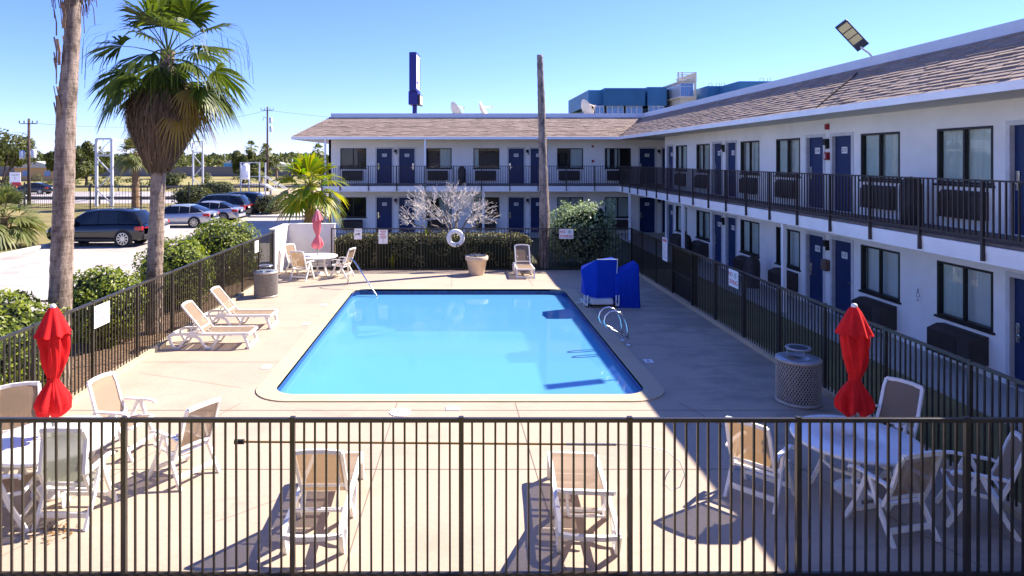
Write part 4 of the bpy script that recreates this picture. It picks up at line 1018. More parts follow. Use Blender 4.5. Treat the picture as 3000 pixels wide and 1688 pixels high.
# ------------------------------------------------------------------ plants
def fan_leaf(mb, P, d, R_, petiole, droop, spread=115, blades=22, r_=rng, split=.55, curl=.35, wide=1.0):
    """a fan palm leaf: arched stalk from P along d, then pleated blades whose tips hang"""
    P = Vector(P); d = Vector(d).normalized(); up = Vector((0,0,1))
    s = d.cross(up); s = s.normalized() if s.length > .05 else Vector((1,0,0))
    pts = []
    for i in range(5):
        t = i/4; pts.append(P + d*petiole*t + Vector((0,0,-1))*droop*.35*petiole*t*t)
    mb.tube(pts, [.022,.018,.015,.012,.010], 4, False)
    H = pts[-1]; f = (pts[-1]-pts[-2]).normalized(); n = s.cross(f).normalized()
    roll = r_.uniform(-.35,.35); s = (s*math.cos(roll)+n*math.sin(roll)); n = s.cross(f).normalized()
    da = 2*R(spread)/blades
    for k in range(blades):
        a = -R(spread) + da*(k+.5); L = R_*(.62+.38*math.cos(a*.75))*r_.uniform(.9,1.06)
        bd = (f*math.cos(a)+s*math.sin(a)+n*curl*abs(math.sin(a))*.6).normalized()
        sd = (-f*math.sin(a)+s*math.cos(a)).normalized()
        vs = []; w0 = L*split*math.tan(da/2)*wide
        dr = droop*r_.uniform(.7,1.25)
        for (t,wk) in ((.02,.03),(.3,.56),(split,1.0),(.78,.55),(1.0,.04)):
            c = H + bd*L*t + Vector((0,0,-1))*L*dr*(t**2.3)*.75
            vs += [c-sd*w0*wk, c+sd*w0*wk + n*w0*wk*.35]
        mb.add(vs,[(2*i,2*i+1,2*i+3,2*i+2) for i in range(4)])
def trunk(mb, pts, rads, n=14, rough=.04, ringstep=.09, seed=1):
    """palm trunk: leaning column with irregular ringed surface"""
    r_ = random.Random(seed); P=[]; Q=[]
    for (p,q),(a,b) in zip(zip(pts[:-1],pts[1:]),zip(rads[:-1],rads[1:])):
        L = (Vector(q)-Vector(p)).length; k = max(2,int(L/ringstep))
        for i in range(k):
            t = i/k; P.append(Vector(p).lerp(Vector(q),t)); Q.append((a+(b-a)*t)*(1+r_.uniform(-rough,rough)))
    P.append(Vector(pts[-1])); Q.append(rads[-1])
    mb.tube(P,Q,n)
def jit_dir(az, el): return Vector((math.cos(el)*math.cos(az), math.cos(el)*math.sin(az), math.sin(el)))

# the tall trunk that runs out of the top of the picture
t = thing('palm_tree','tall bare palm trunk in front of the bushes, its crown above the picture','palm tree',(-7.68,12.75,0)); r_ = random.Random(11)
mb = MB(); mb.smooth = True
trunk(mb,[(0,0,-.1),(.02,.05,.9),(.06,.1,3.0),(.10,.15,5.2),(.20,.2,6.9),(.20,.2,7.3),(.20,.2,9.0)],[.235,.215,.19,.175,.14,.145,.18],16,.035,.07,2); mb.build('trunk', MT['bark_palm'], t)
mb = MB()
for k in range(14): # loose strips of bark and old stubs
    z = r_.uniform(4.9,6.9); a = r_.uniform(2.2,5.0); x,y = .11+.18*math.cos(a), .16+.18*math.sin(a); mb.strip([(x,y,z),(x*1.15,y*1.15,z+.25),(x*1.2-.05,y*1.2,z+.5)],.06,.015,(math.sin(a),-math.cos(a),0))
mb.build('bark_stubs', MT['boot_brown'], t)
mb = MB()
for k in range(26):
    az = r_.uniform(0,6.28); fan_leaf(mb,(.24,.2,9.1),jit_dir(az,R(r_.uniform(5,75))),.95,1.0,.6,110,20,r_)
mb.build('crown', MT['frond_green'], t)
mb = MB()
for k in range(170):
    a = r_.uniform(0,6.28); r = r_.uniform(.12,.24); z = r_.uniform(7.6,8.4); L = r_.uniform(.25,1.2 if k%9==0 else .5)
    x,y = .20+r*math.cos(a), .2+r*math.sin(a); x2,y2 = .20+(r+.15)*math.cos(a), .2+(r+.15)*math.sin(a)
    mb.bar((x,y,z),(x2,y2,z-L*.5),.022,.006); mb.bar((x2,y2,z-L*.5),(x2+.03,y2,z-L),.014,.005)
mb.build('dead_fronds', MT['thatch'], t)

# the fan palm with its skirt of dead leaves
t = thing('palm_tree','fan palm with a shaggy brown skirt of dead leaves under its green crown','palm tree',(-7.62,16.7,0)); r_ = random.Random(4)
mb = MB(); mb.smooth = True; trunk(mb,[(0,0,-.1),(.03,0,1.6),(.10,0,3.6),(.24,0,5.6),(.36,0,7.1)],[.205,.19,.175,.18,.17],16,.05,.07,5); mb.build('trunk', MT['bark_palm'], t)
C0 = Vector((.36,0,6.95)); mb = MB()
for k in range(23):
    az = k*2.399+r_.uniform(-.3,.3); el = R(82-k*4.5+r_.uniform(-9,9))
    fan_leaf(mb,C0+Vector((0,0,.15-.015*k)),jit_dir(az,el),r_.uniform(.92,1.12),r_.uniform(.9,1.2),.34+.022*k,100,28,r_,.70,.5,1.12)
for k in range(9):   # lower drooping leaves
    az = (2.6,3.6,2.9,.2,5.9,-.15,.6,3.2,2.2)[k]; fan_leaf(mb,C0-Vector((0,0,.15)),jit_dir(az,R(r_.uniform(-25,2))),r_.uniform(.8,.95),r_.uniform(.95,1.25),.8,90,26,r_,.68,.4,1.1)
for k in range(9):   # leaves hanging close round the top of the trunk
    az = (4.5,5.05,4.0,5.6,3.3,.3,2.2,1.3,4.75)[k]; fan_leaf(mb,C0-Vector((0,0,.02+.05*k)),jit_dir(az,R((-25,-35,-40,-35,-45,-40,-40,-40,-60)[k])),r_.uniform(.66,.8),.42,.75,88,24,r_,.68)
mb.build('crown', MT['frond_green'], t)
mb = MB()
for k in range(7):
    az = (-.55,-.35,.1,-.75,-.1,.5,3.3)[k]; fan_leaf(mb,C0-Vector((0,0,.45)),jit_dir(az,R((-15,-32,-45,-48,-25,-40,-50)[k])),r_.uniform(.75,.9),r_.uniform(.75,1.0),.8,80,22,r_)
mb.build('yellow_fronds', MT['frond_yellow'], t)
mb = MB()   # hanging threads at the leaf tips
for k in range(48):
    az = r_.uniform(-1.4,1.2) if k%3 else r_.uniform(2.2,4.2); r = r_.uniform(1.3,2.05); p = C0+Vector((r*math.cos(az),r*math.sin(az)*.9,r_.uniform(-.5,.75))); q = p+Vector((r_.uniform(.05,.25)*math.cos(az),.1*math.sin(az),-r_.uniform(.25,.5)))
    e = q+Vector((.04*math.cos(az),0,-r_.uniform(.3,.7))); mb.bar(p-Vector((.25*math.cos(az),.25*math.sin(az),-.10)),p,.012,.004); mb.bar(p,q,.011,.004); mb.bar(q,e,.008,.004)
hang = mb.build('hanging_leaf_tips', MT['frond_green'], t)
prof = [(4.05,.23),(4.3,.36),(4.7,.56),(5.1,.76),(5.5,.88),(5.85,.82),(6.15,.60),(6.4,.40),(6.75,.26)]
def pr(z):
    for (a,b),(c,d) in zip(prof[:-1],prof[1:]):
        if a <= z <= c: return b+(d-b)*(z-a)/(c-a)
    return prof[0][1] if z < prof[0][0] else prof[-1][1]
tx = lambda z: .10+.26*(z-3.6)/3.5
mb = MB(); mb.smooth = True; mb.lathe([(pr(z)*.80,z) for z in [4.15+.15*i for i in range(17)]],20,Matrix.Translation((.24,0,0)),lambda a,z:1+.1*math.sin(5*a+z*3)); mb.smooth = False
for k in range(3600):
    a = r_.uniform(0,6.28); z1 = r_.uniform(4.5,6.45); L = r_.uniform(.35,1.0); z0 = max(z1-L, r_.uniform(3.95,4.3))
    ra, rb = pr(z1)*r_.uniform(.78,.98), pr(z0)*r_.uniform(.88,1.16); zm = (z0+z1)/2; rm = (ra+rb)/2*1.05+.02
    da = r_.uniform(-.12,.12); w_ = r_.uniform(.010,.028)
    P3 = [Vector((tx(z)+r*math.cos(a+da*i/2), r*math.sin(a+da*i/2), z)) for i,(z,r) in enumerate(((z1,ra),(zm,rm),(z0,rb)))]
    sd = Vector((-math.sin(a),math.cos(a),r_.uniform(-.4,.4)))*w_
    vs = []
    for i,p in enumerate(P3): vs += [p-sd*(1,1,.4)[i], p+sd*(1,1,.4)[i]]
    mb.add(vs,[(0,1,3,2),(2,3,5,4)])
mb.build('dead_leaf_skirt', MT['thatch'], t)

def small_palm(label, loc, ht, rad, nleaf, m, seed, tr=.14, group=None, blades=20, boots=True, elmin=-45, cat='palm tree'):
    t = thing('fan_palm',label,cat,loc,0,group); r_ = random.Random(seed)
    mb = MB(); mb.smooth = True; trunk(mb,[(0,0,-.1),(r_.uniform(-.05,.05),0,ht*.5),(0,0,ht)],[tr*1.15,tr,tr*.8],10,.06,max(.09,ht/40),seed); mb.smooth = False
    if boots:
        for k in range(int(60*ht/3)):
            a = r_.uniform(0,6.28); z = r_.uniform(.15*ht,ht); c,s = math.cos(a),math.sin(a)
            mb.bar((tr*c,tr*s,z),((tr+.13)*c,(tr+.13)*s,z+.16),.05,.02)
    mb.build('trunk', MT['boot_brown'] if boots else MT['bark_palm'], t)
    mb = MB()
    for k in range(nleaf):
        az = k*2.399+r_.uniform(-.3,.3); el = R(80-(80-elmin)*k/nleaf+r_.uniform(-8,8))
        fan_leaf(mb,(0,0,ht),jit_dir(az,el),rad*r_.uniform(.50,.60),rad*r_.uniform(.38,.52),.25+.45*k/nleaf,105,blades,r_,.68,.45,1.1)
    mb.build('crown', m, t)
    return t
sp = small_palm('low yellow green fan palm standing behind the stucco corner wall',(-6.35,28.6,0),3.25,1.8,22,MT['frond_lime'],21,.20,elmin=-28)
mb = MB(); r_ = random.Random(8)
for k in range(5): fan_leaf(mb,(0,0,[3.0,2.9,1.3,2.9,2.0][k]),jit_dir([0.2,2.9,-2.4,5.4,-.35][k],R([-12,-15,-25,-35,-30][k])),.85,[.8,1.0,.45,.7,1.2][k],.8,95,22,r_)
mb.build('yellow_fronds', MT['frond_yellow'], sp)
small_palm('short bushy fan palm on the grass at the edge of the picture',(-22.6,33.2,0),1.5,2.1,24,MT['frond_far'],31,.18)
small_palm('fan palm on the verge behind the dark SUV and beside the steel gantry',(-28.3,58.5,0),4.9,2.0,26,MT['frond_far'],33,.30)
FP = 'distant palms along the road'
for i,(x,y,h,rd,lb) in enumerate(((-84,150,6.2,2.0,'distant palm to the side of the thick trunk, next to a thin mast'),(-46.5,150,7.2,1.9,'distant palm nearest the skirted palm, one of a pair'),(-45.0,156,6.6,1.7,'slightly lower palm of the distant pair'),(-43.2,150,6.9,1.6,'distant palm half hidden by the dark utility pole'),(-31.0,148,6.6,1.9,'distant palm right above the low yellow green palm'),(-38,140,3.0,1.7,'low distant palm by the white tank'),(-31,105,2.6,1.8,'short palm behind the tank stairs'))):
    small_palm(lb,(x,y,0),h,rd,16,MT['frond_far'],50+i,.22,FP,12,False)

def lump(d, seed, k=2.2): return 1+.22*noise.noise(Vector(d)*k+Vector((seed,seed*.7,0)))+.10*noise.noise(Vector(d)*k*2.7+Vector((0,seed,3)))
def leaf_card(mb, c, nrm, L, W, r_):
    n = Vector(nrm).normalized(); u = n.orthogonal().normalized(); v = n.cross(u); a = r_.uniform(0,6.28)
    p = u*math.cos(a)+v*math.sin(a); q = n.cross(p)
    mb.add([c-p*L/2, c-p*L*.05+q*W/2+n*W*.15, c+p*L/2, c-p*L*.05-q*W/2+n*W*.15],[(0,1,2,3)])
def bush(label, loc, rx, ry, h, n, m, seed, L=.11, cat='bush', name='bush', group=None, flat=.6, core=.82, bx_=2.6, amp=1.0):
    t = thing(name,label,cat,loc,0,group); r_ = random.Random(seed); mb = MB(); vs=[]; fs=[]; A,B=18,10
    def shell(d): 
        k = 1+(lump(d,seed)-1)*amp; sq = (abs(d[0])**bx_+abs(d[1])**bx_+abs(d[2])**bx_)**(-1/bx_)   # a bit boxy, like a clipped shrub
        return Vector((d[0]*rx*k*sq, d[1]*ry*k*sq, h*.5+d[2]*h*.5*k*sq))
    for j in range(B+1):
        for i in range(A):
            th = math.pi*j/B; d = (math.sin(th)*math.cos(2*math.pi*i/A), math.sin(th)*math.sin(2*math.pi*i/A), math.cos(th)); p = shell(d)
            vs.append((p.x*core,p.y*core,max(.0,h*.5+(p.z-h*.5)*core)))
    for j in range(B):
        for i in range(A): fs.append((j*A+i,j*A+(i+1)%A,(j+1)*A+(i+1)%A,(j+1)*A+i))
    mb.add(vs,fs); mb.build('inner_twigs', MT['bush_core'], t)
    mb = MB()
    for k in range(n):
        z = r_.uniform(-.9,1); a = r_.uniform(0,6.28); q = math.sqrt(max(0,1-z*z)); d = Vector((q*math.cos(a),q*math.sin(a),z)); p = shell(d)
        f = 1.03-abs(r_.gauss(0,.075)); c = Vector((p.x*f,p.y*f,max(.02,h*.5+(p.z-h*.5)*f)))
        nr = (d+Vector((r_.gauss(0,.55),r_.gauss(0,.55),r_.gauss(0,.55)+.25)))
        leaf_card(mb,c,nr,L*r_.uniform(.7,1.4),L*.55*r_.uniform(.7,1.3),r_)
    mb.build('foliage', m, t); return t
GBU = 'rounded bushes along the fence beside the car park'
bush('rounded green bush at the picture edge, behind the red umbrella',(-8.45,11.9,0),1.15,1.35,1.9,5600,MT['bush_leaf'],1,.10,group=GBU)
bush('rounded green bush between the bare palm trunk and the skirted palm',(-8.4,15.8,0),.82,.9,1.72,4200,MT['bush_leaf'],2,.10,group=GBU)
bush('rounded green bush directly behind the skirted palm trunk',(-8.35,19.7,0),1.0,1.05,1.95,4800,MT['bush_leaf'],3,.10,group=GBU)
bush('dark rounded bush closest to the stucco wall and the parked sedan',(-8.35,23.8,0),1.15,1.2,2.15,5200,MT['bush_leaf'],4,.10,group=GBU)
bush('clipped dark shrub on the kerb island by the beige wall',(-14.6,52.0,.1),1.15,1.1,1.5,1500,MT['hedge_leaf'],6,.14)
bush('bushy flowering shrub in front of the corner of the motel',(5.15,27.65,0),1.42,1.0,2.6,5200,MT['jasmine_leaf'],7,.12,cat='shrub',name='shrub',core=.76,bx_=2.0,amp=1.9)
for k,(x,y,lb) in enumerate(((-24.5,61.5,'green shrub on the verge beyond the grey SUV roof'),(-42,96,'shrub by the gantry foot across the road'),(-27.0,74,'low shrub under the white tank'))):
    bush(lb,(x,y,0),2.2 if k else 1.6,1.3,1.9 if k!=1 else 2.6,700,MT['tree_leaf'],40+k,.26,cat='shrub',name='shrub')
# long clipped hedge along the back fence
t = thing('hedge','long clipped hedge with a bright top behind the fence with the life ring','hedge',(-.95,27.3,0)); r_ = random.Random(12)
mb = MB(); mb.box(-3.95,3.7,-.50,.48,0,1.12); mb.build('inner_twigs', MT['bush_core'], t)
mb = MB()
for k in range(9500):
    f = r_.random()
    if f < .40: c = Vector((r_.uniform(-4,3.95),r_.uniform(-.58,.58),0)); edge = max(0,abs(c.x+.0)-3.3)/.7; c.z = 1.27+.05*noise.noise(c*1.5)+r_.gauss(0,.035)-.28*edge**2; nr = (0,0,1)
    elif f < .92: c = Vector((r_.uniform(-4,3.9),-.56+r_.gauss(0,.05),r_.uniform(.05,1.25))); nr = (0,-1,.2)
    else: c = Vector((3.8+r_.gauss(0,.06),r_.uniform(-.55,.55),r_.uniform(.1,1.1))); nr = (1,0,.2)
    if nr[1] == -1 and c.z < 1.0 and (noise.noise(c*2.0) < .05 or r_.random() < .45): continue  # front leaves thinned so the dark core shows: shade built into this face
    leaf_card(mb,c,Vector(nr)+Vector((r_.gauss(0,.5),r_.gauss(0,.5),r_.gauss(0,.5))),.10*r_.uniform(.7,1.4),.055,r_)
mb.build('foliage', MT['hedge_leaf'], t)
# small plants at the hedge foot and one sprouting above it
for k,(x,y,h,lb) in enumerate(((-2.6,26.55,.62,'yellow green sprouting plant behind the fence below the rules sign'),(-1.25,27.2,1.75,'thin upright sprig growing out of the top of the hedge'),(3.35,26.8,.8,'small pale leafed plant behind the lounger with striped shadows'),(2.35,26.5,1.0,'loose twiggy plant at the hedge foot behind the pot'))):
    t = thing('small_plant',lb,'plant',(x,y,0)); mb = MB()
    for q in range(26):
        a = r_.uniform(0,6.28); l = h*r_.uniform(.5,1); o = .35*h if k!=1 else .16
        p0 = Vector((.04*math.cos(a),.04*math.sin(a),0 if k!=1 else .9)); p1 = Vector((o*.5*math.cos(a),o*.5*math.sin(a),p0.z+(l-p0.z)*.6)); p2 = Vector((o*math.cos(a),o*math.sin(a),l)); sd = Vector((-math.sin(a),math.cos(a),0))*.02
        mb.add([p0-sd*.5,p0+sd*.5,p1+sd,p1-sd,p2],[(0,1,2,3),(3,2,4)])
    mb.build('leaves', MT['frond_lime'] if k<2 else MT['hedge_leaf'], t)
# bare tree: pale twigs on a dark forked trunk
t = thing('bare_tree','leafless small tree with a wide crown of pale twigs above the hedge','tree',(-.25,28.6,0)); r_ = random.Random(17)
tm = MB(); tw = MB(); nodes = []
def limb(mb, pts, r0, r1, n=6):
    k = len(pts); mb.tube(pts,[r0+(r1-r0)*i/(k-1) for i in range(k)],n,False)
    for i,p in enumerate(pts): nodes.append((Vector(p), r0+(r1-r0)*i/(k-1)))
def curve(p, q, lift, wob_, k=6):
    p = Vector(p); q = Vector(q); o = []
    for i in range(k+1):
        t = i/k; o.append(p.lerp(q,t)+Vector((r_.gauss(0,wob_),r_.gauss(0,wob_),r_.gauss(0,wob_)))*(0 if i in (0,k) else 1)+Vector((0,0,lift*math.sin(math.pi*t))))
    return o
limb(tm,[(.06,0,-.1),(.02,0,.45),(0,0,.95)],.14,.10,9)
for q,l in (((-1.75,.0,1.75),-.12),((-1.25,-.35,2.1),-.05),((-.75,.35,2.4),.0),((-.2,-.1,2.6),.0),((.45,.25,2.5),-.05),((.95,-.2,2.2),-.1),((1.45,.1,1.85),-.12),((.25,-.45,2.2),-.05)):
    limb(tm,curve((0,0,.92),q,l,.05,8),.062,.022,7)
tg = []
while len(tg) < 150:
    x,y,z = r_.uniform(-1,1),r_.uniform(-1,1),r_.uniform(0,1); d = math.sqrt(x*x+y*y+z*z)
    if .55 < d < 1: tg.append(Vector((x*2.25-.15,y*1.25,1.55+z*1.75)))
tg.sort(key=lambda v:(v-Vector((0,0,1.2))).length)
for v in tg:
    n0 = min(nodes,key=lambda n:(n[0]-v).length+.25*max(0,n[0].z-v.z)); L = (n0[0]-v).length
    if L < .08: continue
    pts = curve(n0[0],v,-.06*L,.025,5); limb(tw,pts,min(.02,n0[1]*.8),.010,5)
    out = (v-Vector((-.1,0,.9))).normalized()
    for k in range(4):
        s = pts[r_.choice((2,3,4,5,5))]; d = (out+Vector((r_.gauss(0,.45),r_.gauss(0,.45),r_.gauss(0.1,.4)))).normalized(); l = r_.uniform(.18,.42)
        e = s+d*l; tw.tube([s,s+d*l*.5+Vector((0,0,.015)),e],[.0105,.009,.007],4,False)
        for j in range(1):
            d2 = (d+Vector((r_.gauss(0,.5),r_.gauss(0,.5),r_.gauss(0,.5)))).normalized(); s2 = s+d*l*r_.uniform(.4,.8); tw.tube([s2,s2+d2*l*.5],[.008,.006],4,False)
tm.build('trunk', MT['limb_grey'], t); tw.build('twigs', MT['twig_pale'], t)
# the topped, leafless palm trunk
t = thing('dead_palm_tree','tall topped palm trunk without leaves behind the back fence','dead palm',(3.48,26.75,0))
mb = MB(); mb.smooth = True; trunk(mb,[(0,0,-.1),(.02,0,2.2),(-.04,0,4.3),(-.10,0,6.6),(-.17,0,8.56)],[.21,.205,.165,.15,.115],14,.05,.11,9); mb.build('trunk', MT['bark_snag'], t)
# trees across the road
def tree(label, loc, rx, ry, h, th, n, seed, m='tree_leaf', L=.4):
    t = thing('tree',label,'tree',loc); r_ = random.Random(seed)
    mb = MB(); mb.tube([(0,0,-.1),(.1,0,th*.6),(0,.1,th*1.3)],[.25,.2,.12],7)
    for k in range(5):
        a = r_.uniform(0,6.28); mb.tube([(0,0,th*.8),(rx*.35*math.cos(a),ry*.35*math.sin(a),th+(h-th)*.35),(rx*.6*math.cos(a),ry*.6*math.sin(a),th+(h-th)*.6)],[.1,.07,.03],5)
    mb.build('trunk', MT['wood_pole'], t); mb = MB()
    cl = [(r_.uniform(-.7,.7)*rx,r_.uniform(-.7,.7)*ry,th+(h-th)*r_.uniform(.15,.85),r_.uniform(.28,.48)) for k in range(13)]
    for k in range(n):
        x,y,z,s = r_.choice(cl); d = Vector((r_.gauss(0,1),r_.gauss(0,1),r_.gauss(0,1))).normalized()*r_.uniform(.6,1.0)
        c = Vector((x+d.x*s*rx,y+d.y*s*ry,z+d.z*s*(h-th)*.5)); leaf_card(mb,c,d+Vector((r_.gauss(0,.5),r_.gauss(0,.5),.3)),L*r_.uniform(.6,1.3),L*.6,r_)
    mb.build('crown', MT[m], t); return t
for k,(x,y,rx,h,lb) in enumerate(((-63,92,4.2,8.6,'large yellow green tree at the picture edge, beyond the road sign'),(-57,98,3.2,6.6,'yellow green tree between the edge tree and the utility pole'),(-67,116,3.0,6.4,'olive tree just behind the utility pole'),(-62.5,112,2.8,7.6,'yellow green tree seen beside the tall bare trunk'),(-78,140,4.5,6.2,'dark green tree beyond the field, behind the gantry'),(-66,150,5,6.4,'round tree beyond the field at the gantry beam'),(-38,118,2.2,6.2,'thin grey green tree next to the far gantry leg'),(-33,112,2.6,4.9,'low tree between the far gantry leg and the tank'),(-24,118,3.0,4.6,'olive tree behind the dark utility pole'))):
    tree(lb,(x,y,0),rx,rx,h,1.2,2600,70+k,L=.55)
mb = MB(); r_ = random.Random(99)
for k in range(7000):
    x = r_.uniform(-330,120); y = 235+r_.uniform(0,70); hh = 6.0+2.2*noise.noise(Vector((x*.04,1,0)))+1.5*noise.noise(Vector((x*.2,5,0))); z = hh*math.sqrt(r_.random())
    leaf_card(mb,Vector((x,y,z)),(r_.gauss(0,.6),-1,r_.gauss(.5,.5)),2.2*r_.uniform(.6,1.3),1.6,r_)
tag(mb.build('distant_trees', MT['tree_leaf']),'low band of distant trees along the horizon','trees',kind='stuff')

mb = MB(); r_ = random.Random(101)
for k in range(90):
    cx,cy = r_.uniform(-130,-8), r_.uniform(96,165); s = r_.uniform(.5,2.0); hgt = r_.uniform(.4,1.9)
    for q in range(60):
        d = Vector((r_.gauss(0,1),r_.gauss(0,1),abs(r_.gauss(0,1)))).normalized()*r_.uniform(.5,1); leaf_card(mb,Vector((cx+d.x*s,cy+d.y*s,d.z*hgt)),d+Vector((0,-.3,.3)),.5*r_.uniform(.6,1.4),.35,r_)
tag(mb.build('roadside_scrub', MT['tree_leaf']),'scattered low scrub on the dry field across the road','scrub',kind='stuff')

# ------------------------------------------------------------------ cars (front towards +x)
def make_car(kind, paint, label, loc, rz, group='cars parked in the lot'):
    t = thing('parked_car',label,'car',loc,rz,group)
    if kind == 'suv': L,Wd,belt,roof,wr = 4.9,1.94,1.08,1.74,.39
    else: L,Wd,belt,roof,wr = 4.75,1.84,.94,1.44,.34
    hw = Wd/2
    if kind == 'suv':
        B = [(-2.45,.42,.92,.80),(-2.38,.34,1.02,.92),(-2.1,.28,1.08,.98),(-1.2,.24,1.09,1.0),(0,.22,1.06,1.0),(1.0,.24,1.04,1.0),(1.25,.24,1.06,1.0),(1.75,.26,1.02,.98),(2.2,.30,.94,.92),(2.4,.36,.82,.82),(2.45,.42,.70,.74)]
        G = [(-2.36,1.05,1.06,.86,.86),(-2.15,1.07,1.42,.90,.78),(-1.9,1.08,1.66,.91,.74),(-1.2,1.09,1.735,.91,.74),(-.2,1.07,1.745,.92,.74),(.45,1.06,1.69,.92,.74),(.8,1.05,1.50,.92,.78),(1.28,1.05,1.07,.90,.86)]
    else:
        B = [(-2.37,.40,.86,.78),(-2.28,.32,.96,.90),(-1.9,.26,1.0,.97),(-1.2,.22,.96,1.0),(0,.20,.92,1.0),(.9,.22,.90,1.0),(1.5,.24,.86,.98),(2.05,.28,.76,.90),(2.3,.32,.64,.80),(2.37,.38,.56,.70)]
        G = [(-1.95,.99,1.0,.84,.80),(-1.6,.99,1.16,.88,.74),(-1.05,.98,1.38,.90,.70),(-.4,.95,1.445,.91,.70),(.2,.93,1.43,.91,.70),(.55,.92,1.30,.91,.74),(1.15,.91,.93,.88,.84)]
    mb = MB(); mb.smooth = True; vs=[]; fs=[]
    for (x,zb,zt,k) in B:
        w = hw*k; zm = zb+(zt-zb)*.55
        rw = [(-w*.86,zb),(-w*.97,zb+.08),(-w,zm),(-w*.985,zt-.10),(-w*.90,zt-.015),(-w*.5,zt+.015),(w*.5,zt+.015),(w*.90,zt-.015),(w*.985,zt-.10),(w,zm),(w*.97,zb+.08),(w*.86,zb)]
        vs += [(x,y,z) for y,z in rw]
    n=12
    for i in range(len(B)-1):
        for k in range(n): fs.append((i*n+k,i*n+(k+1)%n,(i+1)*n+(k+1)%n,(i+1)*n+k))
    fs += [tuple(range(n)),tuple((len(B)-1)*n+k for k in range(n-1,-1,-1))]
    mb.add(vs,fs); mb.build('body', paint, t)
    # cabin: glass ring with painted roof
    mb = MB(); mb.smooth = True; vs=[]; gl=[]; rf=[]
    for (x,zb,zt,kb,kt) in G:
        wb,wt = hw*kb,hw*kt
        vs += [(x,-wb,zb),(x,-wt-(wb-wt)*.25,zt-.07*(zt-zb>.3)),(x,-wt*.88,zt),(x,wt*.88,zt),(x,wt+(wb-wt)*.25,zt-.07*(zt-zb>.3)),(x,wb,zb)]
    roofs = range(2,len(G)-3) if kind=='suv' else range(2,len(G)-3)
    for i in range(len(G)-1):
        for k in range(5):
            (rf if (k in (1,2,3) and i in roofs) else gl).append((i*6+k,i*6+k+1,(i+1)*6+k+1,(i+1)*6+k))
    mb.cur = 0; mb.add(vs,gl); mb.build('windows', MT['car_glass'], t)
    mb = MB(); mb.smooth = True; mb.add(vs,rf)
    mb.smooth = False
    for s in (-1,1):      # pillars
        for i,ww in ((1,.10),(len(G)-2,.07)) + (((3,.06),(4,.06)) if kind=='suv' else ((2,.08),(3,.06))):
            (x,zb,zt,kb,kt) = G[i]; wb,wt = hw*kb,hw*kt
            x2 = G[i-1][0] if i==1 else (G[i+1][0] if i==len(G)-2 else x)
            za,wa = (G[i-1][1],hw*G[i-1][3]) if i==1 else ((G[i+1][1],hw*G[i+1][3]) if i==len(G)-2 else (zb,wb))
            mb.bar((x2,s*(wa+.004),za),(x,s*(wt+(wb-wt)*.25+.006),zt-.05),.012,ww)
    if kind=='suv':
        for s in (-1,1): mb.bar((-1.9,s*hw*.70,1.77),(.2,s*hw*.70,1.79),.04,.03)
    mb.build('roof', paint, t)
    ax = (1.45,-1.48) if kind=='suv' else (1.42,-1.38)
    for x in ax:
        for s in (-1,1):
            mb = MB(); mb.tube([(x,s*(hw-.20),wr),(x,s*(hw+.006),wr)],wr+.055,24)
            mb.build('wheel_arch', MT['plastic_black'], t)
            mb = MB(); mb.smooth=False; mb.tube([(x,s*(hw-.22),wr),(x,s*(hw+.015),wr)],wr,28); wh = mb.build('wheel', MT['tyre'], t)
            mb = MB()
            for k in range(10):
                a = 2*math.pi*k/10; mb.bar((x,s*(hw+.022),wr),(x+wr*.70*math.cos(a),s*(hw+.020),wr+wr*.70*math.sin(a)),.05,.012,(0,s,0))
            mb.lathe([(wr*.66,-.006),(wr*.74,.008),(wr*.66,.010)],28,Matrix.Translation((x,s*(hw+.016),wr)) @ Matrix.Rotation(R(-90*s),4,'X'))
            mb.build('rim', MT['rim'], wh)
    for s in (-1,1):
        mb = MB(); x = B[1][0]; z = B[1][2]
        mb.rbox(x-.06,x+.34,s*hw*.90-.10,s*hw*.90+.075,z-.24,z-.06,.03); mb.build('tail_light', MT['tail_red'], t)
        x = B[-2][0]; mb = MB(); mb.rbox(x-.32,x+.01,s*hw*.74-.12,s*hw*.74+.12,B[-2][2]-.16,B[-2][2]-.04,.03); mb.build('headlight', MT['lamp_glass'], t)
        mb = MB(); xm = G[-2][0]+.1; mb.rbox(xm-.08,xm+.08,s*(hw+.02)-.10,s*(hw+.02)+.10,belt+.0,belt+.14,.03); mb.build('wing_mirror', paint, t)
    mb = MB(); x = B[0][0]; mb.rbox(x-.05,x+.3,-hw*.86,hw*.86,.34,.58,.05); mb.build('rear_bumper', MT['plastic_black'] if kind=='suv' else paint, t)
    mb = MB(); mb.rbox(x-.03,x+.05,-.17,.17,.72,.84,.006); mb.build('licence_plate', MT['plate_white'], t)
    if kind=='suv':
        mb = MB()
        for s in (-1,1): mb.box(-1.0,.95,s*(hw*1.0)-.012,s*(hw*1.0)+.012,.30,.40)
        mb.build('sill_trim', MT['plastic_black'], t)
        mb = MB(); mb.box(x-.012,x+.12,-hw*.72,hw*.72,.86,.90); mb.build('light_bar', MT['tail_red'], t)
    return t
PN = carpaint('paint_navy',(.004,.005,.012)); PW = carpaint('paint_white',(.62,.64,.68),.1); PG = carpaint('paint_grey',(.075,.09,.10),.5); PD = carpaint('paint_dark_blue',(.006,.010,.026)); PS = carpaint('paint_silver',(.42,.44,.50),.5)
make_car('suv',PN,'very dark navy SUV parked behind the two nearest palm trunks',(-18.1,34.0,0),R(180)).scale = (1,1,1.06)
make_car('sedan',PW,'white hatchback mostly hidden between the dark SUV and a palm trunk',(-19.0,37.6,0),R(180))
make_car('sedan',PS,'silver sedan with its trunk towards the bushes, left of the grey SUV'.replace(', left of',', parked before'),(-18.2,43.4,0),R(180))
make_car('sedan',PS,'silver car mostly hidden between the sedan and the grey SUV',(-17.6,47.0,0),R(180))
